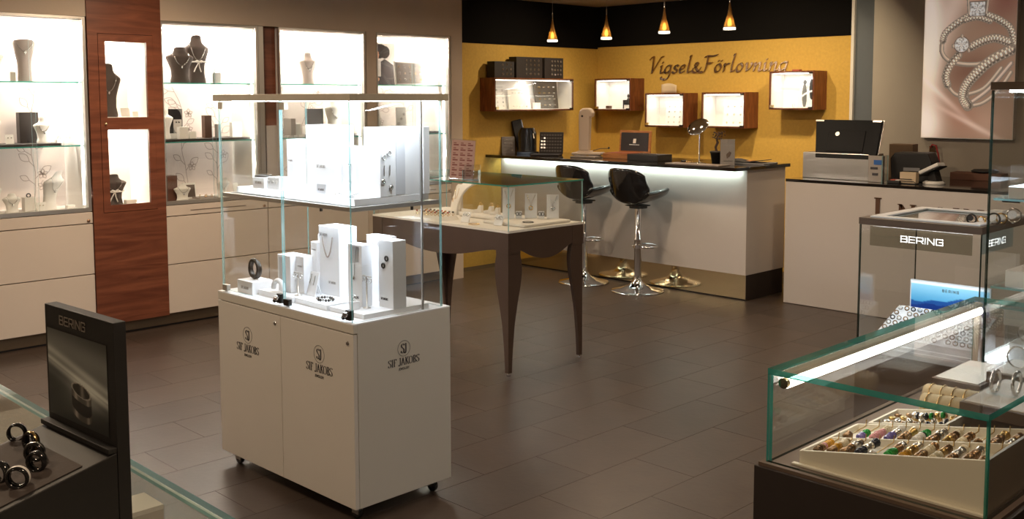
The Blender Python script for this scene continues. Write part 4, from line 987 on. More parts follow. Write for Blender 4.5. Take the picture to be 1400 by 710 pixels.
with xf((-4.87, 6.93, zc), 0):
    t = thing('table_mirror', 'round chrome cosmetic mirror tilted on a stem, on the counter', 'mirror', (0, 0, 0))
    G().lathe([(.001, 0), (.055, 0), (.055, .006), (.01, .012), (.005, .02), (.005, .25)], (.0, .0, 0), 24).build('stem', chrome, t)
    R = Matrix.Translation((-.01, -.01, .30))@Matrix.Rotation(math.radians(46), 4, 'X')
    G().lathe([(.001, -.006), (.088, -.006), (.094, 0), (.088, .006), (.001, .006)], n=36, sub=R).build('mirror_disc', chrome, t)
with xf((-4.79, 7.06, zc), 0):
    t = thing('tree_pot', 'black pot with a little twisted jewelry tree, between the mirror and the grey card', 'pot', (0, 0, 0))
    G().lathe([(.001, 0), (.038, 0), (.052, .085), (.056, .085), (.056, .10), (.048, .10), (.046, .092), (.001, .092)], n=20).build('pot', blackm, t)
    g = G(); g.tube([(0, 0, .09), (-.012, 0, .13), (.008, .0, .17), (-.004, 0, .20), (.014, 0, .235)], [.013, .010, .011, .008, .007], 8)
    for q in (((-.004, 0, .20), (-.04, .0, .215)), ((.014, 0, .235), (.05, .01, .25)), ((.014, 0, .235), (-.02, -.01, .255)), ((.0, 0, .21), (.04, -.01, .205))): g.tube([q[0], q[1]], .005, 6)
    g.build('twisted_trunk', M('bark', (.055, .03, .02), .8), t); g = G(); rr = random.Random(3)
    for k in range(22):
        c = (rr.uniform(-.05, .07), rr.uniform(-.02, .02), rr.uniform(.195, .26)); g.lathe([(.001, -.007), (.007, 0), (.001, .007)], c, 6)
    tag(g.build('beads', M('bark', (.055, .03, .02), .8), t), kind='stuff')
with xf((-4.60, 6.93, zc), .5):
    t = thing('info_card', 'grey upright info card in a clear stand on the counter', 'card', (0, 0, 0)); G().box(-.056, .056, 0, .012, 0, .205).build('card', M('grey_card', (.42, .38, .35), .5), t)
    G().pane(-.06, .06, -.006, -.003, 0, .21).build('acrylic_front', [acryl, gedgeb], t); G().prism([(-.005, .05), (.02, .07), (.03, .10), (.015, .11), (-.01, .085)], -.002, 0, 'XZ').build('printed_leaf', M('brown_leaf_print', (.16, .10, .07)), t); G().box(-.03, .04, -.002, 0, .03, .034).build('printed_line', textd, t)
for k, (x, y, m, l) in enumerate(((-4.95, 6.90, gold, 'gold ring-shaped trinket left of the black pot'), (-5.02, 6.93, darkmetal, 'dark little trinket at the left of the gold one'))):
    t = thing('trinket', l, 'trinket', (x, y, zc)); G().torus((x, y, zc+.014), .022, .008, 'Z', 16, 6).torus((x+.02, y, zc+.012), .012, .005, 'Z', 12, 6).build('ring', m, t)
bx((-4.80, 6.80, zc), .52, .16, .007, M('pale_mat', (.30, .25, .22), .4), 'thin pale writing mat at the front right corner of the counter', 'writing_mat', 'mat')
with xf((-4.545, 7.20, zc), .1):
    t = thing('paper_pile', 'dark magazine with curled pages on a grey folder at the right end of the counter', 'papers', (0, 0, 0))
    G().box(-.18, .17, -.13, .12, 0, .012).build('folder', M('grey_folder', (.2, .19, .19), .6), t, .002)
    G().grid(lambda u, v: (-.17+.3*u, -.11+.2*v, .016+.018*abs(math.cos(PI*u))**2), 14, 4).build('magazine', blackm, t, solid=.004)
    G().box(-.12, -.02, .02, .12, .013, .022).build('orange_card', M('orange_card', (.6, .25, .05)), t)

# ================================================================ YELLOW WALL BOXES
def wallbox(name, x0, x1, z0, z1, depth, label, face='y', extra=None):
    """box on the sign wall (face y) or on the recess wall (face x, x0..x1 run along y)"""
    if face == 'y': loc, rz = ((x0+x1)/2, SY-.0005, z0), 0
    else: loc, rz = (NX+.0005, (x0+x1)/2, z0), PI/2
    with xf(loc, rz):
        w2, h = (x1-x0)/2, z1-z0; th = .016
        t = thing('wall_box', label, 'display box', (0, 0, 0), 'lit wooden boxes on the yellow wall')
        G().box(-w2, w2, -depth, 0, 0, th).box(-w2, w2, -depth, 0, h-th, h).box(-w2, -w2+th, -depth, 0, th, h-th).box(w2-th, w2, -depth, 0, th, h-th).build('wooden_case', woodb, t)
        G().box(-w2+th, w2-th, -.008, 0, th, h-th).box(-w2+th, w2-th, -depth+.01, -.008, th, th+.003).box(-w2+th, w2-th, -depth+.01, -.008, h-th-.003, h-th).box(-w2+th, -w2+th+.003, -depth+.01, -.008, th+.003, h-th-.003).box(w2-th-.003, w2-th, -depth+.01, -.008, th+.003, h-th-.003).build('lining', inner, t)
        B('led_strip', led('led_box_white', (1, .95, .88), 7), t, -w2+.03, w2-.03, -depth+.03, -depth+.045, h-th-.009, h-th-.003)
        G().pane(-w2+.010, w2-.010, -depth-.006, -depth-.001, .008, h-.008).build('glass_door', [glass, gedged], t)
        for a, b in ((-w2+.032, .03), (w2-.032, .02), (w2-.032, h-.02)): G().box(a-.017, a+.017, -depth-.010, -depth+.008, b-(.012 if a < 0 else .006), b+(.012 if a < 0 else .006)).build('hinge' if a > 0 else 'lock', darkmetal if a > 0 else brassy, t)
        if extra:
            with xf((0, -depth/2, th+.0035)): extra(t, w2, h)
        p = XF[-1]@Vector((0, -depth*.55, h-.035)); q = XF[-1]@Vector((0, -depth*.35, 0))
        area('box_light', p, q, .03 if face == 'x' else 2*w2-.08, (.5 if face == 'y' else 1.0)*(x1-x0)/.34, (1, .95, .88), sy=(2*w2-.08) if face == 'x' else .03)
    return t
BD = .222
def innerboard(label, m, w_, h_, x=0, y=.03, n=(3, 4), dm=gold, nm='earring_board'):
    with xf((x, y, 0)):
        t = thing(nm, label, 'display board', (0, 0, 0))
        with xf((0, 0, 0), 0, -.14):
            G().box(-w_/2, w_/2, 0, .008, 0, h_).build('board', m, t, .001)
            G().box(-w_*.35, w_*.35, -.0012, 0, h_*.90, h_*.915).build('title_line', textg, t)
            for i in range(n[0]):
                for j in range(n[1]): G().torus((-w_*.30+w_*.6*i/(n[0]-1), -.004, h_*(.12+.66*j/max(1, n[1]-1))), .0065, .0017, 'Y', 8, 4).build('earring', (dm, darkmetal)[(i+j*2) % 5 == 4], t)
def e1(t, w2, h):
    innerboard('white tall earring board at the left inside the wide wall box', whitec, .25, .235, -w2+.16, .02, (3, 5), silver)
    innerboard('cream earring board in the middle of the wide wall box', leath, .30, .20, -.12, -.01, (5, 2), silver)
    with xf((w2-.25, .02, 0)):
        t = thing('ring_board', 'dark brown ring board at the right inside the wide wall box', 'display board', (0, 0, 0))
        with xf((0, 0, 0), 0, -.12):
            G().box(-.16, .16, 0, .02, 0, .27).build('board', M('taupe_board', (.09, .075, .06), .6), t, .001)
            for i in range(4):
                for j in range(4): G().box(-.12+.07*i, -.09+.07*i, -.004, 0, .03+.06*j, .042+.06*j).build('ring_slot', silver, t)
    carton((.09, -.03, 0), .07, .04, .06, whitec, 'tiny white box between two boards in the wide wall box')
    carton((.09, .05, .0), .07, .03, .10, bustd, 'tiny grey box behind the tiny white box in the wide wall box')
wallbox('a', 6.60, 7.70, 1.478, 1.795, .20, 'wide wooden wall box left of the corner, with three jewelry boards inside', 'x', e1)
def e2(t, w2, h):
    carton((.08, .0, 0), .03, .04, .09, blackm, 'black slim box at the right inside the leftmost square wall box')
    with xf((.12, .0, 0)):
        t = thing('figurine', 'small black and white figurine in the leftmost square wall box', 'figurine', (0, 0, 0)); G().lathe([(.02, 0), (.022, .02), (.012, .05), (.016, .09), (.006, .11), (.014, .13), (.001, .155)], n=14).build('figure', darkmetal, t); G().box(-.03, .03, -.03, -.021, 0, .04).build('white_tag', whitec, t)
    carton((-.12, -.02, 0), .05, .04, .03, M('brown_box', (.1, .05, .03)), 'tiny brown block at the left inside the leftmost square wall box')
def e3(t, w2, h): innerboard('white earring board inside the square wall box under the letter s', whitec, .22, .235, .02, .02, (3, 4), bustd)
def e4(t, w2, h): innerboard('white earring board inside the square wall box behind the round mirror', whitec, .24, .235, .03, .02, (3, 3), gold)
def e5(t, w2, h):
    with xf((.08, .0, 0)):
        t = thing('photo_card', 'black and white photo card of a couple dancing in the rightmost wall box', 'photo', (0, 0, 0)); G().box(-.07, .085, .02, .024, 0, .27).build('card', whitec, t)
        def ph(u, v):
            c = np.ones((u.size, 3))*.9
            c[((u-.3)/.16)**2+((v-.62)/.42)**2 < 1] = .36; c[((u-.32)/.12)**2+((v-.16)/.08)**2 < 1] = .3; c[((u-.75)/.14)**2+((v-.4)/.35)**2 < 1] = .22
            c[np.abs(v-.55-.25*(1-u)**2+.1) < .03] = .97; c[((u-.5)/.07)**2+((v-.3)/.1)**2 < 1] = .75; return c
        printed('print', t, (-.068, .0195, .265), (.15, 0, 0), (0, 0, -.26), 40, 60, ph, pm)
    t = thing('ring', 'small silver ring on the floor of the rightmost wall box', 'ring', (-.02, -.03, 0)); G().torus((-.02, -.03, .016), .013, .003, 'Y').build('band', silver, t)
for x0, x1, z0, z1, l, e in ((-6.995, -6.519, 1.472, 1.80, 'square wooden wall box nearest the corner, with a small figurine inside', e2), (-6.335, -5.86, 1.315, 1.648, 'square wooden wall box under the first word of the wall lettering', e3), (-5.66, -5.182, 1.320, 1.652, 'square wooden wall box behind the round chrome mirror', e4), (-4.935, -4.494, 1.494, 1.835, 'rightmost wooden wall box, with a black and white photo card inside', e5)):
    wallbox('b', x0, x1, z0, z1, BD, l, 'y', e)
# boards standing on the wide wall box
zt2 = 1.7955
for y, w_, h, nx, nz, l in ((6.79, .26, .155, 3, 3, 'lower black ring board standing on the wide wall box, leftmost of three'), (7.13, .36, .205, 4, 4, 'tall black ring board standing on the wide wall box, middle of three'), (7.48, .27, .205, 4, 4, 'tall black ring board standing on the wide wall box, rightmost of three')):
    with xf((NX+.11, y, zt2), PI/2):
        t = thing('ring_board', l, 'display board', (0, 0, 0), 'black ring boards on the wide wall box')
        G().box(-w_/2, w_/2, -.03, .075, 0, h).build('board', ringb, t, .003)
        for i in range(nx):
            for j in range(nz): G().torus((-w_/2+w_*(.30+.62*(i+.5)/nx), -.034, h*(.10+.84*(j+.5)/nz)), .008, .0026, 'Y', 10, 5).build('ring', silver, t)
with xf((-6.12, 8.19, 1.6485), 0):
    t = thing('folded_card', 'curled cream card standing on the box under the first word of the lettering', 'card', (0, 0, 0)); cm = M('cream_card', (.62, .48, .32), .6)
    G().grid(lambda u, v: (-.09+.18*u, -.01+.02*math.sin(3*u), (.085+.012*math.sin(4*u))*v), 10, 4).build('card', cm, t, solid=.004)
bx((-4.72, 8.18, 1.8355), .07, .05, .014, M('red_tag', (.35, .06, .04)), 'tiny red tag lying on top of the rightmost wall box', 'tag', 'tag')
# wall lettering
txt = 'Vigsel&Förlovning'; hs = .163; wd = 1.60; sp = .035
nat = twidth(txt, IT, hs, 1, 0); xs_ = ((wd-17*sp*hs)/nat)
with xf((-6.475, SY-.002, 1.848)):
    t = thing('wall_lettering', 'bronze italic lettering across the yellow wall', 'lettering', (.8, 0, 0))
    x = 0
    g = G()
    for ch in txt:
        g = G(); nx_ = write(g, ch, IT, hs, w=.15, ang=math.radians(38), thin=.045, slant=.24, xs=xs_, space=sp, origin=(x, 0), depth=.014, smooth_all=True)
        g.build('letter', signm, t); x = nx_

# ================================================================ PENDANT LAMPS
cg = glassmat('amber_glass', (.9, .62, .25), (.40, .26, .10), refl=2.5)
lampm = M('amber_chrome', (.75, .55, .28), .15, .9)
for k, (x, y, zb, l) in enumerate(((-6.32, 6.72, 2.104, 'amber glass teardrop pendant lamp, leftmost of four above the counter'), (-5.69, 6.72, 2.098, 'amber glass teardrop pendant lamp, second from the left'), (-5.08, 6.72, 2.119, 'amber glass teardrop pendant lamp, third from the left'), (-4.46, 6.72, 2.119, 'amber glass teardrop pendant lamp, rightmost of four above the counter'))):
    t = thing('pendant_lamp', l, 'pendant lamp', (x, y, zb), 'teardrop pendant lamps in a row above the counter')
    with xf((x, y, zb)):
        G().lathe([(.004, .21), (.006, .19), (.010, .16), (.018, .12), (.033, .07), (.043, .035), (.045, .018)], n=28, cap=False).build('glass_shade', cg, t, solid=.002)
        G().lathe([(.046, .002), (.047, .012), (.045, .020), (.040, .020), (.040, .002)], n=28, cap=False).build('clear_rim', M('frosted_rim', (.9, .88, .84), .3, estr=2.2, ecol=(1, .9, .75)), t)
        G().lathe([(.001, .028), (.013, .032), (.016, .05), (.010, .075), (.004, .085)], n=14).build('bulb', M('lamp_filament', (1, .9, .7), .5, estr=22, ecol=(1, .86, .62)), t)
        g = G(); g.lathe([(.005, .20), (.005, .25), (.0035, .255), (.0035, .26)], n=10); g.build('socket_tube', chrome, t)
        g = G(); g.tube([(0, 0, .26), (0, 0, CZ-.02-zb)], .0016, 6); g.build('cord', M('pale_cord', (.4, .38, .35), .5), t)
        g = G(); g.lathe([(.04, CZ-.025-zb), (.04, CZ-.0005-zb)], n=20); g.build('ceiling_cup', chrome, t)
    d = bpy.data.lights.new('pendant_light', 'SPOT'); d.energy = 6; d.color = (1, .72, .42); d.spot_size = math.radians(120); d.spot_blend = .6; d.shadow_soft_size = .03
    o = bpy.data.objects.new('pendant_light', d); C.objects.link(o); o.location = (x, y, zb-.004)

# ================================================================ CASH COUNTER AND WHAT STANDS ON IT
KX0, KX1, KY0, KY1 = -4.145, -2.2, 7.05, 7.62; KT = .975
t = thing('cash_counter', 'greige cash counter with a black top, right of the bar counter', 'counter', (-3.2, 7.3, 0))
G().box(KX0, KX1, KY0, KY1, .003, KT-.022).build('body', greyl, t, .002)
G().box(KX0, KX1, KY0-.002, 8.09, KT-.0215, KT).build('stone_top', slabm, t, .002)
B('side_panel', cream, t, KX0-.04, KX0-.002, KY0+.10, KY1, .20, KT-.10)
g = G(); x = -3.42
brownl = M('brown_letter', (.10, .045, .02), .5)
for ch, x, hh_, zt0 in (('I', -3.43, .165, .708), ('N', -3.245, .13, .710), ('O', -3.01, .13, .710), ('I', -2.86, .13, .710), ('N', -2.78, .13, .710)):
    with xf((0, KY0-.0005, 0)):
        g = G(); write(g, ch, FT, hh_, w=.20, thin=.05, xs=1.5, origin=(x, zt0), depth=.004, smooth_all=False); g.build('letter', brownl, t)
B('back_worktop_front', greyl, t, KX0, KX1, 7.62, 8.09, .3, KT-.022)
with xf((-3.80, 7.28, KT+.0005), 0):
    t = thing('cash_desk_screen', 'black computer monitor seen from behind, leaning on a steel stand', 'monitor', (0, 0, 0))
    G().box(-.31, .235, -.04, .20, 0, .20).build('steel_box', steel, t, .004)
    with xf((.02, -.05, .165), 0, -.32, 0):
        G().prism([(-.22, 0), (.27, 0), (.27, .305), (-.27, .305)], .0, .022, 'XZ').build('screen_back', M('screen_black', (.010, .010, .011), .6, spec=.2), t, .004)
        G().prism([(-.14, .05), (.16, .05), (.16, .22), (-.14, .22)], -.006, -.0, 'XZ').build('raised_cover', M('screen_black', (.010, .010, .011), .6, spec=.2), t, .003)
        G().prism([(-.226, -.006), (.276, -.006), (.278, .311), (-.276, .311)], .0221, .030, 'XZ').build('silver_bezel', steel, t, .002)
        G().lathe([(.017, 0), (.017, .002)], n=24, sub=Matrix.Translation((-.065, -.0065, .19))@Matrix.Rotation(PI/2, 4, 'X')).build('round_logo', alu, t)
        G().box(-.27, -.20, -.002, .0, .290, .302).build('grip', steel, t); G().box(.20, .27, -.002, 0, .290, .302).build('grip', steel, t)
    G().cyl((.03, .03, .20), .03, .02).build('neck', darkmetal, t)
with xf((-3.47, 7.19, KT+.0005), 0):
    t = thing('leaflet_stand', 'grey leaflet stand with a blue label at the right end of the steel box', 'stand', (0, 0, 0))
    G().box(-.075, .04, 0, .03, 0, .195).build('plate', M('putty_plastic', (.36, .32, .28), .5), t, .003); G().box(-.03, .03, -.003, 0, .13, .165).build('blue_label', M('blue_label', (.03, .13, .42), .4), t)
    G().box(-.055, .0, -.003, 0, .095, .112).box(-.04, .005, -.003, 0, .05, .068).build('dark_label', textd, t)
    G().pane(.045, .052, -.03, .06, 0, .20).build('acrylic_side', [acryl, gedgeb], t)
with xf((-3.33, 7.50, KT+.0005), .12):
    t = thing('receipt_printer', 'black receipt printer behind the card box on the cash counter', 'printer', (0, 0, 0))
    G().prism([(-.14, 0), (.15, 0), (.15, .15), (.12, .215), (-.12, .215), (-.15, .17)], -.10, .10, 'XZ').build('housing', blackm, t, .008); G().box(-.05, .07, -.104, -.10, .08, .105).build('name_plate', M('grey_plate', (.25, .24, .24), .4), t)
with xf((-3.52, 7.72, KT+.0005), .1):
    t = thing('carton', 'brown cardboard box behind the receipt printer', 'box', (0, 0, 0)); G().box(-.09, .09, -.06, .06, 0, .265).build('carton_body', M('cardboard', (.22, .14, .08), .8), t, .002)
with xf((-3.335, 7.22, KT+.0005), .0):
    t = thing('pen_tray', 'small black tray with red and white slips, left of the card box', 'tray', (0, 0, 0)); G().box(-.05, .04, -.05, .05, 0, .02).build('tray_body', blackm, t, .003); G().box(-.035, .0, -.03, .03, .021, .028).build('red_slip', M('red_slip', (.55, .12, .08)), t); G().box(.002, .03, -.03, .03, .021, .026).build('white_slip', whitec, t)
with xf((-3.245, 7.22, KT+.0005), .0):
    t = thing('card_box', 'cream card box in a black wire rack on the cash counter', 'card box', (0, 0, 0)); G().box(-.06, .06, -.02, .03, .006, .085).build('card_stack', cm, t, .002); g = G(); g.tube([(-.06, -.024, .02), (.045, -.024, .02), (.058, -.024, .012), (.058, -.024, 0.003)], .0025, 6); g.tube([(-.06, -.024, .035), (.03, -.024, .035)], .0025, 6); g.box(-.06, .06, -.024, .032, 0, .004); g.build('wire_rack', blackm, t)
with xf((-3.11, 7.33, KT+.0005), -.3):
    t = thing('card_terminal', 'white and black card terminal on a round stand', 'card terminal', (0, 0, 0)); G().lathe([(.075, 0), (.078, .01), (.06, .022)], n=28).build('stand', whitec, t); G().prism([(-.03, .02), (.05, .02), (.02, .10), (-.02, .10)], -.03, .03, 'XZ').build('neck', blackm, t)
    with xf((0, -.02, .10), 0, 0, -.42): G().box(-.09, .09, -.04, .04, 0, .028).build('terminal_body', whitec, t, .008); G().box(-.095, .10, -.043, .043, -.012, -.001).build('dark_base', blackm, t, .005); G().box(.01, .07, -.03, .03, .0285, .031).build('display', darkmetal, t)
with xf((-3.44, 8.10, 1.175), 0):
    t = thing('wall_socket', 'chrome wall hook with a red cable on the grey wall under the poster', 'wall hook', (0, 0, 0)); G().box(-.035, .02, -.02, 0, -.01, .04).build('plate', chrome, t, .003); G().tube([(-.02, -.025, .03), (.0, -.045, .05), (.03, -.045, .045), (.045, -.035, -.02), (.055, -.03, -.09)], .007, 8).build('red_cable', M('red_cable', (.35, .03, .03), .5), t)
with xf((-3.06, 7.93, KT+.0005), .05):
    t = thing('shallow_box', 'reddish brown shallow carton near the wall on the back worktop', 'box', (0, 0, 0)); G().box(-.15, .22, -.08, .08, 0, .055).build('carton_body', M('red_carton', (.17, .075, .045), .7), t, .002)
with xf((-2.98, 7.93, KT+.057), .05):
    t = thing('cap', 'flat black oval pouch on the reddish brown carton', 'pouch', (0, 0, 0)); G().lathe([(.02, 0), (.09, .004), (.10, .014), (.08, .024), (.01, .028)], n=26).build('pouch_body', blackm, t)
with xf((-2.66, 7.9, KT+.0005), 0):
    t = thing('office_box', 'pale grey office box at the right end of the back worktop', 'box', (0, 0, 0)); G().box(-.10, .10, -.08, .08, 0, .13).build('box_body', M('pale_grey', (.5, .5, .52), .5), t, .004)

# ================================================================ POSTER WITH RINGS
PX0, PX1, PZ0, PZ1 = -3.527, -2.835, 1.285, 2.50
t = thing('ring_poster', 'large backlit poster of diamond rings on the grey wall', 'poster', ((PX0+PX1)/2, 8.07, PZ0))
B('frame', whitec, t, PX0-.004, PX1+.004, 8.045, 8.099, PZ0-.006, PZ1)
def seg_d(u, v, pts):
    best = np.full(u.shape, 1e9); tt = np.zeros(u.shape); sd = np.zeros(u.shape); n = len(pts)-1
    for i in range(n):
        ax, ay = pts[i]; bx_, by = pts[i+1]; dx, dy = bx_-ax, by-ay; L2 = dx*dx+dy*dy
        s = np.clip(((u-ax)*dx+(v-ay)*dy)/L2, 0, 1); qx, qy = u-ax-s*dx, v-ay-s*dy; d = np.hypot(qx, qy); m = d < best
        best[m] = d[m]; tt[m] = (i+s[m])/n; sd[m] = np.sign((dx*qy-dy*qx)[m])*d[m]
    return best, tt, sd
def poster(u, v):
    # crop coordinates of the picture: x 0..440, y -60..668
    X_ = u*442; Y_ = -58+v*726
    c = np.zeros((u.size, 3)); rng = np.random.RandomState(2)
    base = np.array((.62, .50, .42)); c[:] = base
    def blob(cx, cy, a, b, col, k, rot=0.):
        x = (X_-cx)*math.cos(rot)+(Y_-cy)*math.sin(rot); y = -(X_-cx)*math.sin(rot)+(Y_-cy)*math.cos(rot)
        w_ = np.exp(-((x/a)**2+(y/b)**2))[:, None]*k; c[:] = c*(1-w_)+np.array(col)*w_
    blob(30, 250, 60, 260, (1., .93, .86), .95); blob(20, 600, 60, 120, (1, .95, .9), .8); blob(390, 20, 90, 120, (.52, .34, .29), .95, .3); blob(230, 20, 90, 60, (.80, .64, .55), .8)
    blob(130, 90, 60, 200, (.93, .84, .78), .7, .35); blob(230, 360, 120, 80, (.48, .34, .28), .9, -.3); blob(180, 560, 130, 70, (.66, .46, .38), .7, .5); blob(330, 600, 90, 80, (.72, .58, .50), .7)
    blob(35, 230, 55, 250, (1., .95, .88), .95); blob(15, 60, 60, 120, (1., .93, .88), .7); blob(30, 600, 80, 110, (1, .95, .9), .7)
    blob(60, 440, 200, 14, (1, .93, .88), .6, .7); blob(240, 600, 200, 12, (.95, .86, .8), .6, .45)
    def band(pts, wd_, col=(.70, .63, .56), pave=False, hi=.25):
        wd_ *= 1.28; d, tt, sd = seg_d(X_, Y_, smooth_pts(pts, 6)); m = d < wd_
        q = sd/wd_; shade = .62+.45*np.sqrt(np.clip(1-q*q, 0, 1))+.25*np.exp(-((q+.35)/.18)**2)-.35*np.exp(-((q-.55)/.2)**2)
        cc = np.array(col)[None]*shade[:, None]
        if pave:
            L = sum(math.hypot(b[0]-a[0], b[1]-a[1]) for a, b in zip(pts, pts[1:])); k = L/14.
            cell_ = np.sin(tt*k*2*PI)*np.cos(q*PI*1.3); core = np.abs(q) < .75
            cc = np.where(core[:, None], cc*(.78+.45*(cell_ > .15))[:, None]+np.where(cell_ > .75, .18, 0)[:, None], cc)
        c[m] = cc[m]
    def gem(cx, cy, r, sq):
        x, y = X_-cx, Y_-cy; m = (np.maximum(np.abs(x), np.abs(y)*1.15) < r) if sq else (np.hypot(x, y) < r)
        a = np.arctan2(y, x); rr = np.hypot(x, y)/r; k = .80+.22*np.sin(8*a+3*rr)*np.cos(9*rr)+.1*np.sin(5*a)
        c[m] = np.stack([k, k*.97, k*.94], 1)[m]; e = np.abs((np.maximum(np.abs(x), np.abs(y)*1.15) if sq else np.hypot(x, y))-r) < 2.2; c[e] = (.42, .36, .32)
    band([(95, 210), (92, 270), (140, 315), (260, 330), (380, 300), (420, 240)], 9); band([(430, 200), (425, 250)], 8)
    band([(95, 215), (108, 180), (160, 140), (215, 110)], 13, pave=True); band([(305, 108), (365, 135), (415, 175), (432, 235)], 13, pave=True)
    band([(200, 128), (260, 118), (320, 138)], 10, pave=True); gem(258, 78, 37, True)
    for a, b in (((212, 36), (218, 100)), ((307, 30), (300, 100))): band([a, b], 5)
    band([(130, 430), (160, 462), (200, 470), (300, 440), (380, 350)], 8)
    band([(235, 250), (290, 225), (350, 215), (410, 235)], 16, pave=True); band([(175, 285), (135, 330), (115, 380), (125, 420)], 15, pave=True)
    gem(188, 238, 36, False)
    for a in ((188, 196), (146, 240), (222, 262), (180, 282)): band([a, (a[0]+1, a[1]+6)], 6)
    band([(235, 520), (300, 505), (370, 450), (425, 370)], 8); band([(250, 500), (330, 440), (425, 330)], 9, (.72, .64, .58))
    band([(228, 518), (205, 480), (215, 430), (260, 375), (330, 315), (425, 268)], 20, pave=True)
    return c
printed('printed_sheet', t, (PX0, 8.0445, PZ1), (PX1-PX0, 0, 0), (0, 0, -(PZ1-PZ0)), 190, 320, poster, printmat('poster_print', .42, .5))
NTH = ['first', 'second', 'third', 'fourth', 'fifth', 'sixth', 'seventh', 'eighth', 'ninth', 'tenth', 'eleventh', 'twelfth', 'thirteenth', 'fourteenth']

# ================================================================ FRONT RIGHT CASE WITH BEAD TRAYS
QX0, QX1, QY0, QY1 = -1.187, -.712, 1.96, 3.118
t = thing('front_glass_case', 'low glass case with a lit tube along its top, nearest at the lower right', 'display case', (-.95, 2.5, 0))
B('base', darkb, t, QX0-.02, QX1+.02, QY0-.018, QY1+.0, 0, .782, bevel=.002)
B('rim', brownf, t, QX0-.012, QX1+.012, QY0-.012, QY1, .7822, .790)
G().pane(QX0, QX1, QY0, QY0+.010, .7902, .989, eb=2).build('front_glass', [glass, gedge, gedged], t)
G().pane(QX1-.008, QX1, QY0+.011, QY1-.01, .7902, .989, eb=2).build('side_glass', [glass, gedge, gedged], t)
G().pane(QX0, QX0+.008, QY0+.011, QY1-.01, .7902, .989, eb=2).build('side_glass', [glass, gedge, gedged], t)
G().pane(QX0+.009, QX1-.009, QY1-.009, QY1-.003, .7902, .989, eb=2).build('back_glass', [glass, gedge, gedged], t)
G().pane(QX0, QX1, QY0, QY1, .9892, 1.0025).build('top_glass', [glass, gedge], t)
g = G(); g.box(QX0+.010, QX0+.032, QY0+.03, QY1-.02, .980, .989); g.build('tube_housing', champ, t)
G().cyl((0, 0, 0), .0135, QY1-QY0-.07, 14, sub=Matrix.Translation((QX0+.023, QY1-.03, .967))@Matrix.Rotation(PI/2, 4, 'X')).build('lit_tube', ledf, t)
G().cyl((0, 0, 0), .012, .012, 14, sub=Matrix.Translation((QX0+.023, QY0+.038, .967))@Matrix.Rotation(PI/2, 4, 'X')).build('tube_cap', brassy, t)
G().box(QX0+.010, QX0+.026, QY1-.03, QY1-.012, .79, .99).build('back_post', champ, t, .001)
a = area('tube_light', (QX0+.03, 2.5, .960), (-.92, 2.5, .79), .015, 1.5, (1, .92, .80), sy=1.0); a.rotation_euler = (0, math.radians(-35), 0)

creamt = M('cream_tray', (.74, .68, .56), .45)
# wedge tray: low edge at the left, high edge at the right
def wedge(x0, x1, y0, y1, zb, zl, zr, label, name='bead_tray', div=True, th=.006):
    t = thing(name, label, 'tray', ((x0+x1)/2, (y0+y1)/2, zb)); zt_ = lambda x: zl+(zr-zl)*(x-x0)/(x1-x0)
    for y in (y0, y1-th): G().prism([(x0, zb), (x1, zb), (x1, zr), (x0, zl)], y, y+th, 'XZ').build('side_wall', creamt, t, .001)
    g = G(); g.box(x0, x0+th, y0+th, y1-th, zb, zl); g.build('end_wall', creamt, t); g = G(); g.box(x1-th, x1, y0+th, y1-th, zb, zr); g.build('end_wall', creamt, t)
    G().prism([(x0+th, zb), (x1-th, zb), (x1-th, zt_(x1)-.022), (x0+th, zt_(x0)-.016)], y0+th, y1-th, 'XZ').build('tray_floor', creamt, t)
    if div: m = (y0+y1)/2; G().prism([(x0+th, zt_(x0)-.016), (x1-th, zt_(x1)-.022), (x1-th, zt_(x1)-.001), (x0+th, zt_(x0)-.001)], m-.0025, m+.0025, 'XZ').build('divider', creamt, t)
    G().box(x0-.012, x1-.001, y0-.012, y0-.0005, zb, zb+.004).build('foot_strip', creamt, t)
    return t, zt_
tr, zt_ = wedge(-1.125, -.7225, 1.995, 2.262, .7905, .822, .902, 'cream sloping tray with two rows of bead rods, nearest the front glass')
bm_ = {k: M('bead_'+k, c, r, m_, coat=.3) for k, c, r, m_ in (('bronze', (.30, .18, .09), .3, .85), ('silver', (.66, .62, .56), .25, .95), ('gold', (.55, .36, .13), .28, .9), ('pink', (.62, .28, .28), .2, 0), ('violet', (.20, .16, .42), .15, 0), ('green', (.03, .32, .06), .12, 0), ('amber', (.6, .30, .03), .12, 0), ('white', (.78, .74, .68), .25, 0), ('black', (.02, .02, .03), .15, 0), ('cream', (.72, .62, .44), .3, 0))}
bead_mesh = {}
for k in bm_:
    for q, prof in enumerate(([(.003, -.0040), (.0085, -.0032), (.0098, 0), (.0085, .0032), (.003, .0040)], [(.004, -.003), (.0075, -.003), (.0088, 0), (.0075, .003), (.004, .003)])):
        g = G().lathe(prof, n=9, cap=False); me = bpy.data.meshes.new('bead'); me.from_pydata([(a, c, b) for a, b, c in g.v], [], g.f); me.materials.append(bm_[k]); me.polygons.foreach_set('use_smooth', [q == 0]*len(g.f)); bead_mesh[k, q] = me
def rod(x, y0, y1, z0, beads, label, group):
    t = thing('bead_rod', label, 'bead rod', (x, (y0+y1)/2, z0), group)
    G().tube([(x, y0+.002, z0+.010), (x, y1-.006, z0+.015), (x, y1-.003, z0+.030)], .0013, 5).build('rod', bm_['gold'], t)
    y = y0+.012
    for k, q, s in beads:
        if y > y1-.02: break
        o = bpy.data.objects.new('bead', bead_mesh[k, q]); C.objects.link(o); o.parent = t
        o.location = Vector((x, y, z0+.0125+(y-y0)*.04))-ORG[t.name]; o.scale = (s, s*1.0, s); o.rotation_euler = (0, random.uniform(0, 6), random.uniform(-.15, .15)); y += .0085*s
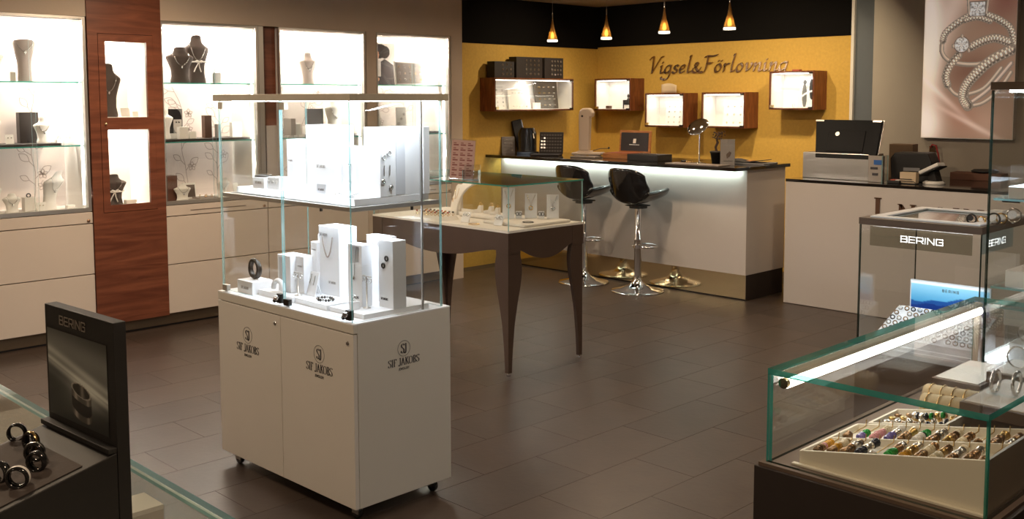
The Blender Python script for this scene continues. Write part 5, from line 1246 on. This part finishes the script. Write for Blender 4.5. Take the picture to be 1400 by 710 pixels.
def seq(*ks):
    out = []
    for k, n in ks:
        for i in range(int(n*1.35+.5)): out.append((k, random.randrange(2), random.uniform(.85, 1.12)))
    return out
front = [[('bronze', 3), ('pink', 1), ('amber', 3)], [('bronze', 2), ('amber', 2), ('cream', 2), ('gold', 3)], [('bronze', 4), ('silver', 3), ('bronze', 2)], [('black', 3), ('silver', 3), ('black', 2), ('silver', 1)], [('silver', 1)], [('green', 4), ('bronze', 2), ('silver', 2)], [('amber', 3), ('gold', 3), ('silver', 2)], [('bronze', 4), ('cream', 3), ('bronze', 2)], [('cream', 3), ('gold', 2), ('bronze', 2)], [('bronze', 3), ('silver', 4), ('cream', 1)], [('bronze', 5), ('silver', 2)], [('bronze', 2)]]
back = [[('bronze', 2)], [('violet', 2), ('green', 2)], [('pink', 5), ('cream', 2), ('bronze', 1)], [('violet', 4), ('silver', 2), ('white', 3)], [('bronze', 4), ('gold', 3), ('cream', 1)], [('white', 4), ('black', 1), ('green', 2)], [('bronze', 4), ('silver', 4)], [('gold', 3), ('bronze', 3), ('cream', 2)], [('cream', 2), ('bronze', 4)], [('bronze', 2)], [('bronze', 5), ('gold', 2)], [('silver', 3), ('bronze', 4)]]
names = {'bronze': 'bronze', 'silver': 'silver', 'gold': 'gold', 'pink': 'pink', 'violet': 'violet', 'green': 'green', 'amber': 'amber', 'white': 'white', 'black': 'black', 'cream': 'cream'}
ordn = ['first', 'second', 'third', 'fourth', 'fifth', 'sixth', 'seventh', 'eighth', 'ninth', 'tenth', 'eleventh', 'twelfth']
for row, (rows, ya, yb) in enumerate(((front, 2.004, 2.120), (back, 2.137, 2.252))):
    for i, s in enumerate(rows):
        x = -1.095+i*.0322; fl = zt_(x)-.0165-.006*(x+1.125)/.4
        rod(x, ya, yb, fl, seq(*s), 'rod of %s beads, %s from left in the %s row of rods' % (' and '.join(dict.fromkeys(names[k] for k, n in s[:2])), ordn[i], ('front', 'back')[row]), 'bead rods in the %s row of the cream tray' % ('front', 'back')[row])
# second tray: flat charm board
t, z2 = wedge(-1.11, -.922, 2.285, 2.44, .7905, .822, .860, 'flatter cream charm tray behind the tray of bead rods', 'charm_tray', div=False)
for i in range(6):
    for j in range(4):
        x, y = -1.09+.029*i, 2.31+.032*j; k = ('bronze', 'silver', 'gold')[(i*3+j) % 3]
        if (i, j) in ((4, 0), (5, 0), (5, 1)): k = 'black'
        o = bpy.data.objects.new('charm', bead_mesh[k, 0]); C.objects.link(o); o.location = (x, y, z2(x)-.0085); o.rotation_euler = (PI/2, .3*i, 0)
        tag(o, '%s charm, %s from the left in the %s row of the flatter cream tray' % (k, NTH[i], NTH[j]), 'charm', 'charms on the flatter cream tray')
for k, (x, y, z) in enumerate(((-.975, 2.295, .861), )):
    t = thing('bead_bracelet', 'black, silver and lime bead bracelet strung at the right of the charm tray', 'bracelet', (x, y, z))
    for i in range(7):
        kk = ('silver', 'black', 'silver', 'black', 'green', 'gold', 'green')[i]; o = bpy.data.objects.new('bead', bead_mesh[kk, 1]); C.objects.link(o); o.parent = t; o.location = (-.025+.0105*i, -.012*math.sin(i*.6), .002+.0022*i); o.rotation_euler = (0, 0, PI/2)
# cream rolls
rollm = M('linen_roll', (.62, .48, .28), .8, bump=.4, bscale=300)
for k, (x, y, l) in enumerate(((-1.02, 2.52, 'linen covered bracelet roll, the one nearer the charm tray'), (-1.05, 2.61, 'linen covered bracelet roll behind the other one'))):
    t = thing('bracelet_roll', l, 'bracelet roll', (x, y, .7905)); g = G()
    g.lathe([(.001, 0), (.024, 0), (.029, .006), (.029, .139), (.024, .145), (.001, .145)], n=24, sub=Matrix.Translation((x-.06, y-.01, .826))@Matrix.Rotation(.25-.1*k, 4, 'Z')@Matrix.Rotation(PI/2, 4, 'Y')); g.build('roll', rollm, t)
    G().box(x-.05, x+.06, y-.025, y+.025, .7905, .802).build('foot', creamt, t)
    for i in range(5): G().torus((x-.04+.028*i, y-.005+.007*i*(1-.4*k), .826), .031, .0016, 'X', 20, 5).build('chain', gold, t)
# brown pedestals with bangles
def pedestal(x0, x1, y0, y1, z, label, n=3):
    t = thing('pedestal', label, 'pedestal', ((x0+x1)/2, (y0+y1)/2, .7906))
    G().box(x0, x1, y0, y1, z-.028, z).build('brown_tray', brownf, t, .001); G().box(x0+.02, x1-.02, y0+.02, y1-.02, .7905, z-.028).build('foot', brownf, t); G().box(x0+.008, x1-.008, y0+.008, y1-.008, z, z+.003).build('cream_pad', leath, t)
    return t
pedestal(-.915, -.722, 2.335, 2.60, .905, 'brown pedestal tray with clear bangles, nearest the right glass')
for k in range(4):
    t = thing('bangle', ('clear crystal bangle leftmost on the near brown pedestal', 'clear crystal bangle second on the near brown pedestal', 'clear crystal bangle third on the near brown pedestal', 'clear crystal bangle rightmost on the near brown pedestal')[k], 'bangle', (-.88+.038*k, 2.43, .909), 'crystal bangles on the near brown pedestal'); G().torus((-.875+.040*k, 2.44+.02*k, .909+.030), .026, .0042, 'X', 22, 6, sx=1).build('band', silver, t)
pedestal(-.985, -.78, 2.68, 2.86, .895, 'smaller brown pedestal tray behind the one with crystal bangles')
t = thing('bangle', 'wire bangle standing on the smaller brown pedestal', 'bangle', (-.93, 2.74, .899)); G().torus((-.93, 2.745, .899+.031), .028, .0028, 'Y', 22, 6).build('band', silver, t)
pedestal(-1.16, -1.03, 2.76, 3.02, .83, 'low brown tray near the lit tube at the back of the low case')
carton((-.82, 2.98, .7905), .12, .10, .05, creamt, 'low cream block at the far end of the low glass case')

# ================================================================ TALL CASE BEHIND IT
VX0, VX1, VY0, VY1 = -1.167, -.70, 3.134, 3.62
t = thing('tall_glass_case', 'tall brown framed glass case cut off by the right edge', 'display case', (-.93, 3.38, 0))
B('base', darkb, t, VX0-.02, VX1+.02, VY0, VY1+.01, 0, .785)
g = G(); g.box(VX0-.004, VX1, VY0, VY0+.02, 1.622, 1.645); g.box(VX0-.004, VX1, VY1-.02, VY1, 1.622, 1.645); g.box(VX0-.004, VX0+.02, VY0+.02, VY1-.02, 1.622, 1.645); g.box(VX1-.02, VX1, VY0+.02, VY1-.02, 1.622, 1.645); g.build('top_frame', brownf, t, .001)
G().pane(VX0, VX1, VY0, VY0+.006, .786, 1.621).build('front_glass', [glass, gedged], t); G().pane(VX0, VX0+.006, VY0+.007, VY1, .786, 1.621).build('side_glass', [glass, gedged], t); G().pane(VX0+.007, VX1-.007, VY1-.006, VY1, .786, 1.621).build('back_glass', [glass, gedged], t); G().pane(VX1-.006, VX1, VY0+.007, VY1-.007, .786, 1.621).build('side_glass', [glass, gedged], t)
B('white_floor', whitem, t, VX0+.008, VX1-.008, VY0+.008, VY1-.008, .786, .80)
for z in (1.30, 1.035):
    G().pane(VX0+.012, VX1-.012, VY0+.015, VY1-.015, z-.006, z).build('glass_shelf', [glass, gedgeb], t)
    p = G().cyl((0, 0, 0), .006, .05, 10, sub=Matrix.Translation((VX0+.007, VY0+.10, z-.0125))@Matrix.Rotation(PI/2, 4, 'Y')).build('shelf_pin', darkmetal, t)
for y in (VY0+.015, ): G().box(VX0+.010, VX0+.022, VY0+.02, VY1-.03, .8002, .810).build('led_strip', ledc, t)
B('led_strip', ledc, t, VX0+.04, VX1-.04, VY0+.03, VY0+.045, 1.614, 1.6215)
area('case_light', (-.93, VY0+.06, 1.60), (-.93, VY0+.2, .8), .40, 8, (.70, .85, 1.0), sy=.03)
for z, l, h in ((1.3005, 'white plinth on the upper glass shelf of the tall case', .036), (1.0355, 'white plinth on the lower glass shelf of the tall case', .05)):
    bx((-.935, 3.345, z), .37, .36, h, whitem, l, 'plinth', 'plinth')
    bx((-1.04, 3.24, z+h+.0003), .09, .09, .014, whitem, l.replace('plinth', 'small pad on the plinth'), 'pad', 'pad')
carton((-1.07, 3.28, .8003), .10, .12, .055, whitem, 'white block with small bangles at the bottom of the tall case')
carton((-.93, 3.40, .8003), .12, .12, .10, whitem, 'taller white block at the bottom of the tall case')
t = thing('bangle', 'silver wire bangle on the white block at the bottom of the tall case', 'bangle', (-1.08, 3.25, .8555)); G().torus((-1.08, 3.25, .8555+.028), .025, .003, 'Y', 20, 6).build('band', silver, t)

# ================================================================ WATCH CASE (BERING)
WX0, WX1, WY0, WY1 = -2.016, -1.513, 4.02, 4.58; WT = 1.10
t = thing('watch_case', 'brown topped glass watch case before the cash counter, with white lettering', 'display case', (-1.76, 4.3, 0))
g = G(); g.box(WX0, WX1, WY0, WY0+.05, WT-.028, WT); g.box(WX0, WX1, WY1-.05, WY1, WT-.028, WT); g.box(WX0, WX0+.05, WY0+.05, WY1-.05, WT-.028, WT); g.box(WX1-.05, WX1, WY0+.05, WY1-.05, WT-.028, WT); g.build('top_frame', brownf, t, .001)
B('top_floor', leath, t, WX0+.05, WX1-.05, WY0+.05, WY1-.05, WT-.026, WT-.016)
g = G(); e = .045; g.box(WX0+.035, WX1-.02, WY0+.03, WY0+.03+e, WT+.0005, WT+.007); g.box(WX0+.035, WX1-.02, WY1-.03-e, WY1-.03, WT+.0005, WT+.007); g.box(WX0+.035, WX0+.035+e, WY0+.03+e, WY1-.03-e, WT+.0005, WT+.007); g.box(WX1-.02-e, WX1-.02, WY0+.03+e, WY1-.03-e, WT+.0005, WT+.007); g.build('white_top_rim', whitem, t, .001)
G().pane(WX0+.085, WX1-.07, WY0+.08, WY1-.08, WT-.004, WT-.001).build('top_glass', [glass, gedgeb], t)
G().pane(WX0+.002, WX1-.002, WY0+.004, WY0+.010, .56, WT-.029).build('front_glass', [glass, gedged], t); G().pane(WX0+.002, WX0+.008, WY0+.011, WY1-.011, .56, WT-.029).build('side_glass', [glass, gedged], t); G().pane(WX1-.008, WX1-.002, WY0+.011, WY1-.011, .56, WT-.029).build('side_glass', [glass, gedged], t); G().pane(WX0+.002, WX1-.002, WY1-.010, WY1-.004, .56, WT-.029).build('back_glass', [glass, gedged], t)
B('lower_cabinet', brownf, t, WX0, WX1, WY0, WY1, 0, .535); B('shelf_board', whitem, t, WX0, WX1, WY0, WY1, .5355, .559)
fm = glassmat('frosted_panel', (.80, .80, .77), refl=.6)
B('letter_panel', M('pale_panel', (.42, .42, .40), .5), t, WX0+.045, WX1-.04, WY0+.0125, WY0+.016, WT-.115, WT-.033)
bpy.data.objects.remove([o for o in t.children if o.name.startswith('letter_panel')][0], do_unlink=True)
B('letter_panel', glassmat('smoky_panel', (.72, .72, .68), refl=.5), t, WX0+.045, WX1-.04, WY0+.0125, WY0+.016, WT-.115, WT-.033)
with xf((0, WY0+.012, 0)):
    g = G(); wdn = .185; hh = .023; xs = .185/twidth('bering', FT, hh, 1., .12); write(g, 'bering', FT, hh, w=.15, mono=True, xs=xs, space=.12, origin=(WX0+.176, WT-.087), depth=.001); g.build('lettering', M('lit_letters', (1, 1, 1), .5, estr=1.0, ecol=(1, .98, .95)), t)
for k in range(9): pass
B('led_strip', ledc, t, WX0+.04, WX1-.04, WY0+.052, WY0+.062, WT-.028, WT-.020)
B('side_letter_panel', glassmat('blue_panel', (.70, .84, .92), refl=.5), t, WX1-.014, WX1-.011, WY0+.03, WY0+.36, WT-.11, WT-.033)
with xf((WX1-.0105, 0, 0), PI/2):
    g = G(); write(g, 'bering', FT, hh, w=.15, mono=True, xs=xs, space=.12, origin=(WY0+.10, WT-.085), depth=.0008); g.build('lettering', MATS['lit_letters'], t)
area('case_light', (-1.76, WY0+.06, WT-.045), (-1.76, WY0+.2, .56), .40, 1.5, (.80, .90, 1.0), sy=.03)
# inside: blue board, sloped watch tray
with xf((-1.755, 4.33, .5595)):
    t = thing('blue_board', 'blue sea picture board standing at the back of the watch case', 'display board', (0, 0, 0))
    G().box(-.17, .17, 0, .012, .0, .25).build('board', whitem, t)
    def sea(u, v):
        c = np.zeros((u.size, 3)); a = np.clip(v/.45, 0, 1)[:, None]; c[:] = np.array((.62, .82, .90))*(1-a)+np.array((.20, .52, .72))*a
        r = .30+.05*np.sin(5*u+1)+.02*np.sin(17*u); c[v > r] = (.12, .30, .55); r2 = .42+.04*np.sin(4*u+3)+.015*np.sin(21*u); c[v > r2] = (.08, .20, .46); c[v > .62] = (.10, .22, .50); c[v < .04] = (.9, .93, .95)
        for k in range(10):
            c[(np.abs(u-.42-.05*k) < .018) & (np.abs(v-.60-.08*math.sin(k*2.)) < .05)] = (.85, .88, .92)
        return c
    printed('print', t, (-.165, -.0006, .245), (.33, 0, 0), (0, 0, -.24), 70, 60, sea, printmat('sea_print', .5))
    with xf((0, -.001, 0)): g = G(); write(g, 'bering', FT, .010, w=.18, mono=True, xs=.9, space=.5, origin=(-.03, .212), depth=.0004); g.build('lettering', textd, t)
with xf((-1.755, 4.07, .5595)):
    t = thing('watch_tray', 'white sloped tray with rows of charms and rings below the blue board', 'tray', (0, 0, 0))
    G().prism([(0.0, 0), (.235, 0), (.235, .135), (.0, .04)], -.205, .205, 'YZ').build('tray_body', whitem, t, .002)
    G().prism([(-.02, 0.0), (.0, 0.0), (.0, .012), (-.02, .012)], -.225, .225, 'YZ').build('tray_lip', whitem, t)
    n = 0
    rm = bpy.data.meshes.new('ring'); XF.append(Matrix.Identity(4)); gg = G().torus((0, 0, 0), .0085, .0026, 'Y', 12, 5); XF.pop(); rm.from_pydata(gg.v, [], gg.f); rm.materials.append(darkmetal); rm2 = rm.copy(); rm2.materials[0] = bm_['silver']; rm3 = rm.copy(); rm3.materials[0] = bm_['bronze']
    for j in range(6):
        for i in range(14):
            if (i*7+j*5) % 9 == 0: continue
            y = .018+.037*j; o = bpy.data.objects.new('charm_ring', (rm, rm2, rm3)[(i+2*j) % 3]); C.objects.link(o); p = XF[-1]@Vector((-.185+.0285*i, y, .04+.095*y/.235+.008)); o.location = p; o.rotation_euler = (-.3, 0, .2)
            tag(o, {0: 'dark ring', 1: 'silver ring', 2: 'bronze ring'}[(i+2*j) % 3]+', '+NTH[i]+' from the left in the '+NTH[j]+' row of the white sloped tray', 'ring', 'rings in rows on the white sloped tray')
with xf((-1.60, 4.14, WT+.0002)):
    for k, (x, y, m, l) in enumerate(((0, 0, darkmetal, 'dark watch leftmost in the group on top of the watch case'), (.035, .01, gold, 'small gold watch next to the dark watch on the watch case'), (.075, .03, darkmetal, 'brown faced watch in front of the gold pair on the watch case'), (.085, .08, gold, 'gold watch between the brown faced and the tall one'), (.11, .14, silver, 'tallest silver watch with dark arch on the watch case'))):
        r = (.018, .014, .022, .020, .028)[k]
        t = thing('watch', l, 'watch', (-.0+x, y, -.014), 'watches standing on top of the watch case'); G().torus((x, y, r+.002-.012+.0085), r, .004, 'Y', 18, 6).build('strap', m, t); G().cyl((0, 0, 0), r*.62, .004, 16, sub=Matrix.Translation((x-.002, y-r*.3, r+.002))@Matrix.Rotation(1.3, 4, 'X')).build('dial', whitec if k != 0 else blackm, t)
carton((-1.60, 4.42, WT+.0002), .05, .05, .03, whitec, 'small pale block at the back right of the watch case top')

# ================================================================ GLASS COUNTER AT THE LOWER LEFT
LZ = .935; LY = .787
t = thing('glass_counter', 'low glass counter running across the lower left corner', 'display case', (-2.0, .5, 0))
B('base', darkb, t, -3.3, -1.0, .22, LY-.02, 0, .62)
B('deck', leath, t, -3.3, -1.0, .22, LY-.012, .6205, .64)
G().pane(-3.3, -1.0, .20, LY, LZ-.012, LZ).build('top_glass', [glasst, gedgeb], t)
G().pane(-3.29, -1.01, LY-.014, LY-.006, .641, LZ-.0125).build('back_glass', [glasst, gedgeb], t); G().pane(-3.29, -1.01, .212, .220, .641, LZ-.0125).build('front_glass', [glasst, gedgeb], t)
g = G(); g.box(-3.3, -1.0, LY-.006, LY, LZ-.020, LZ-.0125); g.build('metal_rail', alu, t)
for k, (x0, x1, y0, y1, l) in enumerate(((-1.705, -1.63, .680, .762, 'beige topped block under the glass to the right of the black stand'), (-1.86, -1.76, .66, .757, 'beige topped block under the glass behind the black stand'))):
    t = thing('pedestal', l, 'pedestal', ((x0+x1)/2, (y0+y1)/2, .6405)); B('pedestal_body', greyl, t, x0, x1, y0, y1, .6405, .90); B('beige_top', whitec, t, x0, x1, y0, y1, .9002, .908)
# black ring stand
with xf((-1.688, .600, LZ+.0005), math.radians(3.9)):
    t = thing('ring_stand', 'black slanted ring stand with a tall picture panel, lower left', 'ring stand', (.14, -.05, 0))
    PH = .337; SW = .226
    G().box(0, SW, 0, .020, 0, PH).build('back_panel', blackm, t, .001)
    G().prism([(-.36, 0), (-.0005, 0), (-.0005, .142), (-.03, .135), (-.20, .097), (-.36, .055)], 0, SW, 'YZ').build('sloped_tray', blackm, t, .0015)
    G().prism([(-.345, .0592), (-.202, .0968), (-.048, .1313), (-.048, .1328), (-.202, .0983), (-.345, .0608)], .012, SW-.012, 'YZ').build('tray_lining', M('tray_lining', (.050, .036, .030), .75, bump=.2), t)
    G().box(.0, SW, -.014, -.0006, .142, .150).build('panel_ledge', blackm, t, .001)
    def ringad(u, v):
        c = np.zeros((u.size, 3)); hz = .33+.28*u
        s = .26+.22*np.exp(-((v-hz+.10)/.05)**2)+.32*np.exp(-((v-hz)/.035)**2)+.10*np.sin(9*(v-.45*u)+3*u)*np.exp(-((v-.15)/.3)**2)
        s = np.where(v > hz+.03, .17+.22*np.exp(-((v-hz-.05)/.10)**2)*(1+.5*np.sin(40*(v-.3*u)))-.04*v, s)
        s += .25*np.exp(-(((u-.62)/.28)**2+((v-.62)/.20)**2))
        c[:] = np.clip(s*1.35+.05, 0, .95)[:, None]*np.array((.98, 1.0, .97))
        cx, a, b = .56, .165, .075; y = v-.50*(u-cx)*.35
        top, bot = .60, .86
        inb = (np.abs(u-cx) < a)
        el = lambda cy, k=1.: ((u-cx)/(a*k))**2+((y-cy)/(b*k))**2
        body = inb & (y > top) & (y < bot) | (el(bot) < 1) | (el(top) < 1)
        sh = .35+.35*np.exp(-((u-cx+.09)/.03)**2)+.25*np.exp(-((u-cx-.11)/.025)**2); c[body] = (sh*np.ones_like(u))[body, None]*np.array((1, .96, .90))
        midb = body & (y > top+.085+b*np.sqrt(np.clip(1-((u-cx)/a)**2, 0, 1))*.6) & (y < bot-.07+b*np.sqrt(np.clip(1-((u-cx)/a)**2, 0, 1))); c[midb] = (.13, .12, .115)
        inn = el(top, .86) < 1; c[inn] = (.22+.3*np.exp(-((u-cx-.02)/.03)**2))[inn, None]*np.array((1, .95, .88)); rim = (np.abs(el(top, .93)-1) < .12); c[rim] = (.72, .70, .66)
        return c
    printed('ring_picture', t, (.008, -.0008, .300), (.196, 0, 0), (0, 0, -.140), 110, 130, lambda u, v: ringad(u, v*.98), printmat('ringad_print', 0, .35))
    for o in []: pass
    with xf((0, -.0005, 0)): g = G(); xs4 = .092/twidth('bering', FT, .013, 1., .15); write(g, 'bering', FT, .013, w=.15, mono=True, xs=xs4, space=.15, origin=(.052, .311), depth=.0004); g.build('lettering', lettw, t)
def sring(x, y, z, R, m, label, inner_m=None, wdt=.012, rz=.5):
    t = thing('band_ring', label, 'ring', (x, y, z), 'band rings on the black stand')
    with xf((x, y, z+R+.001), rz):
        pr = [(R-.0025, -wdt/2), (R, -wdt/2), (R+.0015, 0), (R, wdt/2), (R-.0025, wdt/2), (R-.0025, -wdt/2)]
        G().lathe(pr, n=28, cap=False, sub=Matrix.Rotation(PI/2, 4, 'X')).build('band', m, t)
        if inner_m: G().lathe([(R+.0016, -wdt*.2), (R+.0024, 0), (R+.0016, wdt*.2)], n=28, cap=False, sub=Matrix.Rotation(PI/2, 4, 'X')).build('inlay', inner_m, t)
bg = M('black_ceramic', (.012, .011, .011), .12, coat=.6)
th = lambda y: LZ+.0005+.121+(y-.40)*.20
sz = lambda y: 1.0625+.24*(y-.55)
for x, y, R, l, im, wd_, rz in ((-1.668, .543, .0140, 'black ceramic ring farthest from the glass edge on the black stand', None, .012, .9), (-1.608, .543, .0140, 'black ring with a copper inlay, second from the back on the black stand', gold, .012, .3), (-1.562, .532, .0140, 'black ring with a silver inlay, nearest the picture panel', silver, .013, .8), (-1.525, .522, .0145, 'plain black ring in front of the silver inlaid one', None, .012, .6), (-1.500, .487, .0150, 'black ring with a broad white inlay at the front of the black stand', M('white_ceramic', (.75, .72, .68), .2), .016, .9), (-1.545, .478, .0150, 'dark ring cut off by the left edge in the front row', None, .012, .4)):
    sring(x, y, sz(y)+.001, R, bg, l, im, wd_, rz)
for k, (x, y, l) in enumerate(((-1.655, .520, 'small pale oval tag beside the farthest black ring'), (-1.548, .503, 'pale oval tag in the middle of the black stand'))):
    with xf((x, y, sz(y)+.0015), .3, math.atan(.24)):
        t = thing('oval_tag', l, 'tag', (0, 0, 0)); G().lathe([(.007, 0), (.007, .0012)], n=20, sub=Matrix.Diagonal((1.6, 1, 1, 1))).build('tag_disc', whitec, t)
